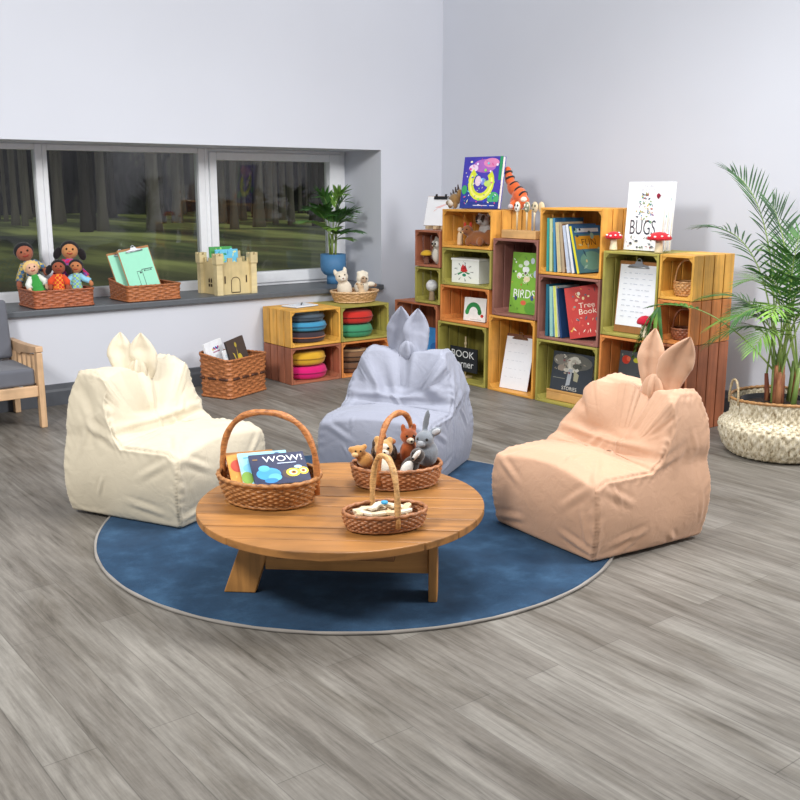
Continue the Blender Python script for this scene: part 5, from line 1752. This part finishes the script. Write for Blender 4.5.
doll('boy rag doll in a blue and yellow checked shirt leaning over the left rim', d1(-0.104, 0.085, 0.066, 8, -6, -15), 'a5624a', '17151a', PL1, PL1, {'arm': (0.085, 0.062), 'arm2': (0.07, 0.09)}, 1.12)
doll('tall rag doll in a pink and purple checked dress at the back of the tray', d1(0.080, 0.088, 0.07, 0, -8, 4), 'c98a58', '1b1618', PL2, PL2, {'pig': 1, 'arm': (0.078, 0.06), 'arm2': (0.10, 0.06)}, 1.10)
doll('small blond rag doll in a green dress at the left front of the tray', d1(-0.085, -0.030, 0.03, 10, -12, -12), 'e2b394', 'e3c07c', fabric('3fa048', 500, 0.15), fabric('e8ece4', 500, 0.08), {'curly': 1, 'arm': (0.06, 0.07)}, 0.86)
doll('small rag doll in a red and orange dress in the middle front of the tray', d1(0.020, -0.060, 0.03, 0, -8, 2), '9a5238', '1a1416', plaid('d83a20', 'f0a030', 'c02a20', 60), fabric('d84a24', 500, 0.15), {'pig': 1, 'arm': (0.058, 0.08)}, 0.86)
doll('small rag doll in a pale blue and green dress at the right of the tray', d1(0.122, -0.012, 0.032, -4, -8, 1), 'b9764c', '17131a', plaid('7fb8d8', 'a8d868', '6a5aa0', 50), fabric('8fc8e0', 500, 0.12), {'arm': (0.046, 0.07), 'arm2': (0.105, 0.10)}, 0.84, True)

# ------------------------------------------------------------------ wooden toy castle holding books
cs = thing('toy_castle', 'pale plywood toy castle box with battlements on the window sill', 'toy castle', (-1.80, 0.150, SZ), 3)
PLY = wood('dcc793', 'z', 0.8, 0.12, 0.55)
PLYD = wood('e2cf9e', 'x', 0.8, 0.12, 0.55)
cw_, cd_, chh = 0.265, 0.215, 0.245
def crenel(x0, x1, z0, z1, n):
    pts = [(x0, z0), (x1, z0)]
    step_ = (x1 - x0) / (2 * n - 1)
    top = []
    for k in range(2 * n - 1):
        zz = z1 if k % 2 == 0 else z1 - 0.028
        top += [(x0 + k * step_, zz), (x0 + (k + 1) * step_, zz)]
    return pts + top[::-1]
for (nm, M_, L_) in (('front_wall', T(0, -cd_ / 2, 0), cw_), ('back_wall', T(0, cd_ / 2 - 0.009, 0), cw_)):
    mb = MB()
    mb.M = M_
    mb.prism(crenel(-L_ / 2, L_ / 2, 0, chh, 4), 0, 0.009)
    mb.build(nm, PLY, cs)
for sx in (-1, 1):
    mb = MB()
    mb.M = T(sx * (cw_ / 2 - 0.0045), 0, 0) @ rotm(0, 0, 90)
    mb.prism(crenel(-cd_ / 2 + 0.0095, cd_ / 2 - 0.0095, 0, chh, 3), -0.0045, 0.0045)
    mb.build('side_wall', PLY, cs)
for sx in (-1, 1):
    for sy in (-1, 1):
        mb = MB()
        x, y = sx * (cw_ / 2 + 0.002), sy * (cd_ / 2 + 0.002)
        a, b = 0.022, 0.028
        mb.box(x - a, x + a, y - a, y + a, 0, 0.20)
        mb.box(x - b, x + b, y - b, y + b, 0.21, 0.262)
        mb.add([(x - a, y - a, 0.20), (x + a, y - a, 0.20), (x + a, y + a, 0.20), (x - a, y + a, 0.20), (x - b, y - b, 0.21), (x + b, y - b, 0.21), (x + b, y + b, 0.21), (x - b, y + b, 0.21)],
               [(0, 1, 5, 4), (1, 2, 6, 5), (2, 3, 7, 6), (3, 0, 4, 7)], False)
        for qx in (-1, 1):
            for qy in (-1, 1):
                mb.box(x + qx * 0.018 - 0.010, x + qx * 0.018 + 0.010, y + qy * 0.018 - 0.010, y + qy * 0.018 + 0.010, 0.2625, 0.278)
        mb.build('corner_tower', PLYD, cs)
DK = paint('4a3a26', 0.8)
mb = MB()   # dark plates painted as the shade in slits and side window; arched door line
mb.M = T(0, -cd_ / 2 - 0.0008, 0)
for x in (-0.082, 0.086):
    mb.box(x - 0.005, x + 0.005, -0.0006, 0.0006, 0.075, 0.125)
arc = [(-0.034, 0.012), (-0.034, 0.085)] + [(-0.034 * math.cos(PI * k / 10), 0.085 + 0.03 * math.sin(PI * k / 10)) for k in range(1, 10)] + [(0.034, 0.085), (0.034, 0.012)]
mb.tube([(p[0], -0.0005, p[1]) for p in arc], 0.0022, 6)
mb.box(-0.03, 0.035, -0.0006, 0.0006, 0.008, 0.015)
mb.M = T(-cw_ / 2 - 0.0008, 0, 0)
for y in (-0.024, 0.004):
    mb.box(-0.0006, 0.0006, y, y + 0.02, 0.05, 0.07)
    mb.add([(0, y, 0.078), (0, y + 0.02, 0.078), (0, y + 0.02, 0.098), (0, y + 0.01, 0.112), (0, y, 0.098)], [(0, 1, 2, 3, 4)], False)
mb.build('painted_openings', DK, cs)['label'] = 'dark plates painted as shaded slits and windows, arched door outline'
GC = 'books in the toy castle'
def cb(x, y, z, rz, lean):
    return T(-1.80, 0.150, SZ + 0.02) @ rotm(0, 0, 3) @ T(x, y, z) @ rotm(0, 0, rz) @ rotm(lean, 0, 0)
book('green and turquoise picture book standing at the back of the toy castle', 0.175, 0.295, 0.012, '4fa05a', cb(-0.095, 0.04, 0.0, 0, -4), confetti(24, ['7fd0e0', '2f8a50', 'd8d850', '9adf70', '2f70a0'], 71, s=0.06, v0=0.6), group=GC)
book('light blue and lime picture book standing in front in the toy castle', 0.17, 0.278, 0.012, '6fc4e6', cb(-0.078, -0.005, 0.0, -3, -4), confetti(20, ['3f8fd0', 'a8e070', '2f9a70', 'e8e8a0', '8fdcf0'], 72, s=0.06, v0=0.6), group=GC)

# ------------------------------------------------------------------ palm fronds
def leaf_mat(h, h2):
    key = ('leaf', h)
    if key in _mats:
        return _mats[key]
    m, nt, b = new_mat('leaf_' + h)
    n = noise_tex(nt, coords(nt), 9, 3)
    r = ramp(nt, [(0.3, rgb(h)), (0.7, rgb(h2))])
    nt.links.new(n.outputs['Fac'], r.inputs['Fac'])
    nt.links.new(r.outputs['Color'], b.inputs['Base Color'])
    b.inputs['Roughness'].default_value = 0.45
    b.inputs['Subsurface Weight'].default_value = 0.0
    _mats[key] = m
    return m
LEAFD, LEAFM, LEAFL = leaf_mat('1c3420', '38602f'), leaf_mat('2a5226', '4f8038'), leaf_mat('4c7c2e', '86ad4e')
STALK = leaf_mat('6a8a40', '93a85a')

def frond(root, pts, n, length, width, mats, droop=0.35, start=0.25, seed=0, spread=62, side_up=(0, 0, 1), stalk=0.004):
    """one feather leaf: stalk along pts and narrow leaflets on both sides"""
    rr_ = random.Random(seed)
    mb = MB()
    m = len(pts)
    mb.tube(pts, [stalk * (1 - 0.75 * i / (m - 1)) for i in range(m)], 6)
    mb.mat = 1
    P = [Vector(p) for p in pts]
    for k in range(n):
        t = start + (1 - start) * k / (n - 1)
        f = t * (m - 1)
        i = min(m - 2, int(f))
        p = P[i].lerp(P[i + 1], f - i)
        tg = (P[i + 1] - P[i]).normalized()
        sd = tg.cross(Vector(side_up))
        sd = sd.normalized() if sd.length > 1e-3 else Vector((1, 0, 0))
        up = sd.cross(tg)
        s_ = (t - start) / (1 - start)
        L = length * (0.55 + 0.45 * math.sin(PI * min(1, s_ * 0.9 + 0.12))) * rr_.uniform(0.88, 1.1)
        w_ = width * rr_.uniform(0.85, 1.1)
        for sx in (-1, 1):
            a = R(spread * (1 - 0.55 * s_) + rr_.uniform(-7, 7))
            d = tg * math.cos(a) + sd * (sx * math.sin(a)) + up * 0.18
            d.normalize()
            q = [p]
            dd = d.copy()
            N = 5
            for j in range(N):
                dd = (dd + Vector((0, 0, -1)) * (droop / N)).normalized()
                q.append(q[-1] + dd * (L / N))
            wn = dd.cross(up).normalized() if dd.cross(up).length > 1e-3 else tg
            ws = [0.25, 0.85, 1.0, 0.85, 0.5, 0.02]
            vs = []
            for j in range(N + 1):
                h = wn * (w_ * 0.5 * ws[j])
                vs += [tuple(q[j] - h), tuple(q[j] + up * (w_ * 0.16 * ws[j])), tuple(q[j] + h)]
            fs = []
            for j in range(N):
                o_ = j * 3
                fs += [(o_, o_ + 1, o_ + 4, o_ + 3), (o_ + 1, o_ + 2, o_ + 5, o_ + 4)]
            mb.add(vs, fs, True)
    mb.build('frond', mats, root)

# small palm in the blue footed pot on the sill
PX = (-0.845, 0.26, SZ)
sp_ = thing('potted_palm', 'small green palm in a blue footed pot on the window sill', 'potted plant', PX)
mb = MB()
mb.lathe([(0, 0), (0.05, 0), (0.05, 0.045), (0.048, 0.06), (0.072, 0.072), (0.092, 0.10), (0.096, 0.13), (0.096, 0.222), (0.089, 0.222), (0.088, 0.20), (0, 0.20)], 36)
mb.build('pot', paint('4a7ba6', 0.55, 0.05), sp_)
mb = MB()
mb.lathe([(0.0, 0.2015), (0.087, 0.2015), (0.083, 0.213), (0, 0.219)], 24)
mb.build('soil', speckle('6a3a26', '94553a', 90), sp_)
rs = random.Random(9)
for k in range(5):
    mb = MB()
    a = k * 1.3
    mb.tube([(0.02 * math.cos(a), 0.02 * math.sin(a), 0.205), (0.026 * math.cos(a), 0.026 * math.sin(a), 0.29), (0.03 * math.cos(a), 0.03 * math.sin(a), 0.37)], [0.009, 0.008, 0.006], 8)
    mb.build('stem', STALK, sp_)
SF = [(-0.30, -0.05, 0.50, 0.35), (-0.22, -0.12, 0.62, 0.3), (-0.10, 0.0, 0.70, 0.2), (0.02, -0.10, 0.72, 0.2), (0.08, -0.05, 0.66, 0.25), (0.10, -0.14, 0.58, 0.3), (0.12, -0.04, 0.50, 0.4), (0.03, -0.18, 0.55, 0.3), (0.08, -0.22, 0.42, 0.4), (-0.12, -0.18, 0.45, 0.4), (-0.02, -0.14, 0.42, 0.3), (-0.28, -0.10, 0.60, 0.3), (0.06, -0.1, 0.36, 0.4), (-0.08, -0.12, 0.56, 0.3)]
for k, (dx, dy, dz, dr) in enumerate(SF):
    a = k * 1.3
    b0_ = (0.025 * math.cos(a), 0.025 * math.sin(a), 0.30)
    dz *= 0.92
    pts = bez(b0_, (dx * 0.30, dy * 0.30, dz * 1.05), (dx, dy, dz), 12)
    frond(sp_, pts, 10, 0.13, 0.030, [STALK, LEAFM if k % 3 else LEAFL], droop=dr, start=0.45, seed=k, spread=48, stalk=0.003)

# woven belly basket and the big palm
PB = (-0.615, -3.335)
def seagrass():
    m, nt, b = new_mat('pale_seagrass')
    n = noise_tex(nt, coords(nt, (1, 1, 0.35)), 70, 4, 0.7)
    r = ramp(nt, [(0.32, rgb('7d6a4c')), (0.48, rgb('cfc3a6')), (0.7, rgb('efe8d6'))])
    nt.links.new(n.outputs['Fac'], r.inputs['Fac'])
    nt.links.new(r.outputs['Color'], b.inputs['Base Color'])
    b.inputs['Roughness'].default_value = 0.8
    bump(nt, b, n.outputs['Fac'], 0.8, 0.008)
    return m
SEA = seagrass()
pb = thing('belly_basket', 'large pale seagrass belly basket on the floor at the right wall', 'basket', (PB[0], PB[1], 0.001), 20)
mb = MB()
n, vs, fs = 160, [], []
prof = [(0.20, 0.0), (0.235, 0.012), (0.262, 0.05), (0.280, 0.10), (0.286, 0.145), (0.276, 0.168), (0.252, 0.180), (0.236, 0.195), (0.232, 0.215), (0.234, 0.25), (0.238, 0.285)]
dense = []
for i in range(len(prof) - 1):
    for j in range(5):
        f = j / 5
        dense.append((prof[i][0] * (1 - f) + prof[i + 1][0] * f, prof[i][1] * (1 - f) + prof[i + 1][1] * f))
dense.append(prof[-1])
for j, (r, z) in enumerate(dense):
    for i in range(n):
        a = 2 * PI * i / n
        rr_ = r + 0.0045 * math.sin(2 * PI * i * 40 / n + PI * (j // 3)) + 0.0025 * noise.noise((a * 6, z * 30, 2))
        vs.append((rr_ * math.cos(a), rr_ * math.sin(a), z + 0.006 * math.sin(a * 2 + 1) * (z / 0.285)))
for j in range(len(dense) - 1):
    for i in range(n):
        fs.append((j * n + i, j * n + (i + 1) % n, (j + 1) * n + (i + 1) % n, (j + 1) * n + i))
fs.append(tuple(range(n - 1, -1, -1)))
mb.add(vs, fs, True)
mb.build('woven_body', SEA, pb)
mb = MB()
mb.tube([(0.238 * math.cos(2 * PI * k / 90), 0.238 * math.sin(2 * PI * k / 90), 0.287 + 0.006 * math.sin(4 * PI * k / 90 + 1)) for k in range(90)], 0.0075, 8, closed=True, twist=(2, 0.25, 30))
mb.build('rim', wicker('a87c4c', '7a5430'), pb)
for a in (128, 308):
    mb = MB()
    ca, sa = math.cos(R(a)), math.sin(R(a))
    ta = (-sa, ca)
    pts = []
    for k in range(15):
        q = PI * k / 14
        off = 0.05 * math.cos(q)
        pts.append((0.242 * ca + ta[0] * off, 0.242 * sa + ta[1] * off, 0.26 + 0.12 * math.sin(q) ** 0.7))
    mb.tube(pts, 0.006, 8, twist=(2, 0.25, 30))
    mb.build('handle', wicker('b9a582', '8a6f48'), pb)

bp = thing('potted_palm', 'tall feathery palm in a black nursery pot inside the pale belly basket', 'potted plant', (PB[0], PB[1], 0.012))
mb = MB()
mb.lathe([(0, 0.0), (0.155, 0.0), (0.185, 0.245), (0.192, 0.248), (0.192, 0.258), (0.180, 0.258), (0.178, 0.225), (0, 0.225)], 40)
mb.build('nursery_pot', paint('1c1c1e', 0.35), bp)
mb = MB()
mb.lathe([(0, 0.2265), (0.175, 0.2265), (0.165, 0.238), (0.07, 0.246), (0, 0.248)], 32)
mb.build('soil', speckle('2a211c', '4a3b30', 90), bp)
CANE = speckle('7a3f2c', 'a8704a', 30, 0.7, stretch=(1, 1, 0.3))
rb = random.Random(21)
canes = []
for k in range(16):
    a = rb.uniform(0, 2 * PI)
    q = 0.085 * math.sqrt(rb.random())
    canes.append((q * math.cos(a), q * math.sin(a)))
    x, y = canes[-1]
    hh = rb.uniform(0.36, 0.46)
    mb = MB()
    mb.tube([(x, y, 0.225), (x * 1.1, y * 1.1, 0.30), (x * 1.25, y * 1.25, hh)], [0.014, 0.013, 0.009], 8)
    mb.build('cane', CANE if k % 3 else STALK, bp)
# tips given relative to the pot: (dx, dy, dz, arch height factor, leaflets, length)
def palm_leaf(k, tip, arch, n=17, L=0.17, w=0.011, droop=0.35, mats=None, start=0.42, cp=None):
    x, y = canes[k % len(canes)]
    p0 = (x * 1.25, y * 1.25, 0.36)
    mid = cp or (tip[0] * 0.22, tip[1] * 0.22, tip[2] * arch)
    frond(bp, bez(p0, mid, tip, 18), n, L, w, mats or [STALK, LEAFM], droop, start, seed=k * 7 + 1, stalk=0.005)
PF = PALM_TIPS = [
    # tip, arch, leaflets, length, droop, colour
    ((0.02, 0.37, 1.36), 0.90, 20, 0.22, 0.25, 0),
    ((-0.03, 0.50, 1.09), 1.05, 18, 0.19, 0.5, 0),
    ((0.02, 0.14, 1.20), 0.9, 18, 0.20, 0.3, 0),
    ((0.06, -0.12, 1.15), 0.95, 18, 0.20, 0.3, 1),
    ((-0.12, -0.08, 0.98), 1.0, 17, 0.19, 0.35, 1),
    ((-0.10, 0.40, 0.74), 1.15, 17, 0.18, 0.5, 1),
    ((-0.16, 0.30, 0.62), 1.30, 16, 0.18, 0.6, 2),
    ((-0.28, 0.10, 0.68), 1.25, 16, 0.18, 0.55, 1),
    ((-0.34, -0.12, 0.72), 1.2, 16, 0.18, 0.5, 2),
    ((-0.22, -0.30, 0.70), 1.2, 16, 0.18, 0.5, 1),
    ((0.02, -0.38, 0.98), 1.05, 17, 0.19, 0.4, 0),
    ((0.26, -0.28, 0.92), 1.05, 16, 0.18, 0.4, 1),
    ((0.30, 0.10, 0.92), 1.05, 16, 0.17, 0.4, 0),
    ((-0.05, 0.10, 0.98), 1.0, 16, 0.17, 0.3, 2),
    ((0.0, -0.48, 0.72), 1.25, 16, 0.18, 0.5, 1),
    ((-0.13, 0.16, 0.84), 1.1, 16, 0.18, 0.4, 2),
    ((-0.15, -0.2, 0.86), 1.1, 16, 0.18, 0.4, 1),
    ((0.08, 0.02, 1.06), 0.95, 17, 0.19, 0.3, 1),
    ((-0.20, 0.02, 0.88), 1.0, 16, 0.18, 0.35, 1),
    ((-0.24, 0.24, 0.56), 1.35, 15, 0.17, 0.6, 1),
    ((-0.30, -0.02, 0.55), 1.4, 15, 0.17, 0.6, 2),
    ((-0.08, 0.22, 0.70), 1.1, 15, 0.16, 0.5, 0),
]
for k, (tip, arch, n_, L_, dr, c_) in enumerate(PF):
    palm_leaf(k, tip, arch, n_, L_, 0.0105, dr, [STALK, (LEAFD, LEAFM, LEAFL)[c_]])
# one long leaf reaches left in front of the end crates
palm_leaf(3, (-0.21, 0.66, 0.675), 1.0, 11, 0.085, 0.020, 0.3, [STALK, LEAFM], 0.62, (-0.20, 0.30, 0.80))

# ------------------------------------------------------------------ wicker bowl of pale toys, and a notepad, on the crates under the window
bw = thing('wicker_bowl', 'shallow round wicker bowl of cream puppets on the green window crate', 'basket', (-0.965, -0.185, 0.5045))
loop = loop_oval(0.148, 0.120, 120)
mb, nrm = woven_wall(loop, 0.075, 6, 0.03, 0.0035, 0.004)
mb.build('woven_body', wicker('c49a6c', '8a6038'), bw)
mb = MB()
mb.tube(rim_path(loop, nrm, 0.03, 0.075), 0.008, 8, closed=True, twist=(2, 0.22, 28))
mb.tube(rim_path(loop, nrm, 0.004, 0.007), 0.0055, 8, closed=True, twist=(2, 0.2, 28))
mb.build('braided_rim', wicker('d4b086', '9a7048'), bw)
def bp_(x, y, z, rz, tilt=0, roll=0):
    return T(-0.965 + x, -0.185 + y, 0.5045 + z) @ rotm(0, 0, rz) @ rotm(tilt, roll, 0)
CR = FUR('e2d6c2', 0.12)
GW = 'cream puppets in the wicker bowl'
plush('plush_puppet', 'cream goat puppet with upright ears at the left of the wicker bowl', 'plush toy', bp_(-0.068, 0.01, 0.056, -25, 0, -14) @ Matrix.Scale(1.3, 4),
      [((0, 0, 0.03), (0.042, 0.036, 0.05)), ((0, -0.01, 0.098), (0.036, 0.033, 0.034)), ((-0.028, 0, 0.128), (0.011, 0.008, 0.022)), ((0.028, 0, 0.128), (0.011, 0.008, 0.022))], CR,
      [('muzzle', [((0, -0.036, 0.09), (0.018, 0.016, 0.014))], FUR('f0e8da')), ('eye', [((-0.015, -0.036, 0.108), 0.0045), ((0.015, -0.036, 0.108), 0.0045)], EYE), ('nose', [((0, -0.052, 0.093), 0.0045)], paint('8a5a4a'))], GW, 0.005)
plush('plush_puppet', 'cream sheep puppet with a curly head at the right of the wicker bowl', 'plush toy', bp_(0.070, 0.02, 0.056, -10, 0, 6) @ Matrix.Scale(1.22, 4),
      [((0, 0, 0.03), (0.045, 0.038, 0.045)), ((0, -0.005, 0.085), (0.038, 0.034, 0.034)), ((-0.02, 0.0, 0.112), (0.018, 0.018, 0.016)), ((0.02, 0, 0.112), (0.018, 0.018, 0.016)), ((0, 0, 0.118), (0.018, 0.018, 0.016)), ((0.06, 0, 0.055), (0.03, 0.018, 0.016))], FUR('e6dcc8', 0.15),
      [('face', [((-0.004, -0.03, 0.08), (0.02, 0.014, 0.022))], FUR('b89c80')), ('eye', [((-0.014, -0.042, 0.088), 0.0045), ((0.008, -0.042, 0.088), 0.0045)], EYE), ('paw', [((0.088, 0, 0.05), (0.013, 0.012, 0.012))], FUR('8a6a50'))], GW, 0.005)
plush('plush_puppet', 'small pale brown puppet lying between the two cream ones in the wicker bowl', 'plush toy', bp_(0.0, -0.095, 0.066, 10, -25, 0) @ Matrix.Scale(1.1, 4),
      [((0, 0, 0.0), (0.03, 0.024, 0.035)), ((0, -0.004, 0.045), (0.024, 0.022, 0.024))], FUR('cdb08c', 0.15),
      [('ear', [((-0.02, 0, 0.066), 0.009), ((0.02, 0, 0.066), 0.009)], FUR('a8865e')), ('eye', [((-0.009, -0.023, 0.05), 0.0035), ((0.009, -0.023, 0.05), 0.0035)], EYE)], GW, 0.0045)
nb = thing('notepad', 'white spiral notepad lying flat on the yellow window crate', 'notepad', (-1.43, -0.19, 0.5045), 12)
mb = MB()
mb.box(-0.105, 0.105, -0.075, 0.075, 0.0, 0.003)
mb.build('backing_card', paint('8d949e', 0.7), nb)
mb = MB()
mb.box(-0.103, 0.103, -0.073, 0.073, 0.0032, 0.009)
mats = [paint('e8ebf0', 0.7, 0.01)]
mb.build('paper', mats, nb)
mb = MB()
for k in range(5):
    mb.box(-0.085, 0.085 - 0.03 * (k % 2), -0.055 + 0.024 * k, -0.052 + 0.024 * k, 0.0091, 0.0094)
mb.build('faint_lines', paint('aab2c0', 0.7), nb)
pn = thing('pen', 'dark pen lying across the white notepad', 'pen', (-1.40, -0.165, 0.5179), 55)
mb = MB()
mb.tube([(-0.065, 0, 0), (-0.058, 0, 0), (0.05, 0, 0), (0.065, 0, 0)], [0.0015, 0.004, 0.004, 0.0035], 8)
mb.build('barrel', paint('3a3f48', 0.3), pn)
mb = MB()
mb.box(0.02, 0.062, -0.001, 0.001, 0.0042, 0.006)
mb.build('pen_clip', paint('b0b4ba', 0.3, 0.03, 30, 0.8), pn)

# ------------------------------------------------------------------ trailing plant in the end crate, hanging over the peach bean bag's ears
tp_ = thing('trailing_plant', 'trailing leafy plant with strap leaves hanging from the small orange end crate', 'plant', (FX - 0.005, -2.64, 0.50))
def strap(pts, w0, mat, nm='strap_leaf'):
    mb = MB()
    P = [Vector(p) for p in pts]
    vs, fs = [], []
    for i, p in enumerate(P):
        t = i / (len(P) - 1)
        w_ = w0 * (0.5 + 0.5 * math.sin(PI * min(1, 0.25 + t * 0.75))) * (1 - max(0, t - 0.7) / 0.3 * 0.9)
        tg = (P[min(i + 1, len(P) - 1)] - P[max(i - 1, 0)]).normalized()
        sd = tg.cross(Vector((-1, 0, 0.2)))
        sd = sd.normalized() if sd.length > 1e-3 else Vector((0, 1, 0))
        vs += [tuple(p - sd * w_), tuple(p + Vector((-0.003, 0, 0))), tuple(p + sd * w_)]
    for i in range(len(P) - 1):
        o_ = i * 3
        fs += [(o_, o_ + 1, o_ + 4, o_ + 3), (o_ + 1, o_ + 2, o_ + 5, o_ + 4)]
    mb.add(vs, fs, True)
    mb.build(nm, mat, tp_)
strap(bez((0.0, 0.02, 0.17), (-0.03, 0.03, 0.12), (-0.035, 0.0, -0.05), 12), 0.013, LEAFL)
strap(bez((0.0, 0.02, 0.17), (-0.05, -0.02, 0.13), (-0.05, -0.06, -0.06), 12), 0.012, LEAFM)
strap(bez((0.0, 0.02, 0.17), (-0.04, 0.05, 0.13), (-0.045, 0.055, -0.02), 12), 0.011, LEAFM)
for j, (tip, L_) in enumerate((((-0.05, 0.09, -0.02), 0.05), ((-0.055, 0.13, -0.10), 0.05), ((-0.045, 0.07, -0.13), 0.05))):
    frond(tp_, bez((0.0, 0.02, 0.16), (-0.05, 0.07, 0.13), tip, 12), 9, L_, 0.013, [STALK, LEAFM if j != 1 else LEAFL], 0.5, 0.35, seed=50 + j, stalk=0.0025)
# ------------------------------------------------------------------ light, sky and camera
w = bpy.data.worlds.new('studio')
SC.world = w
w.use_nodes = True
w.node_tree.nodes['Background'].inputs['Color'].default_value = (0.90, 0.94, 1.0, 1)
w.node_tree.nodes['Background'].inputs['Strength'].default_value = 0.48

def area(name, loc, target, sx, sy, power, color=(1, 1, 1)):
    L = bpy.data.lights.new(name, 'AREA')
    L.shape = 'RECTANGLE'
    L.size, L.size_y = sx, sy
    L.energy = power
    L.color = color
    o = bpy.data.objects.new(name, L)
    COL.objects.link(o)
    o.location = loc
    d = Vector(target) - Vector(loc)
    o.rotation_euler = d.to_track_quat('-Z', 'Y').to_euler()
    return o
area('softbox_key', (-5.9, -3.6, 3.0), (-1.4, -1.8, 0.7), 0.7, 0.7, 150, (1, 0.98, 0.95))
area('softbox_fill', (-0.8, -5.6, 3.0), (-2.5, -1.8, 0.3), 0.8, 0.8, 135, (1, 0.98, 0.96))
pan = area('ceiling_panel', (-2.2, -2.9, 3.3), (-2.2, -2.7, 0), 1.4, 1.4, 55, (0.98, 0.99, 1))
pan.data.spread = R(130)

cam = bpy.data.cameras.new('camera')
cam.sensor_width = 36
cam.lens = 43.875
co = bpy.data.objects.new('camera', cam)
COL.objects.link(co)
co.location = (-5.00777, -5.90150, 1.3)
co.rotation_euler = (R(90 - 12.26721), 0, R(52.06297 - 90))
SC.camera = co
SC.view_settings.view_transform = 'Standard'
SC.view_settings.look = 'None'
SC.view_settings.exposure = 0.0
SC.view_settings.gamma = 1.0
SC.cycles.max_bounces = 6
SC.cycles.use_denoising = True
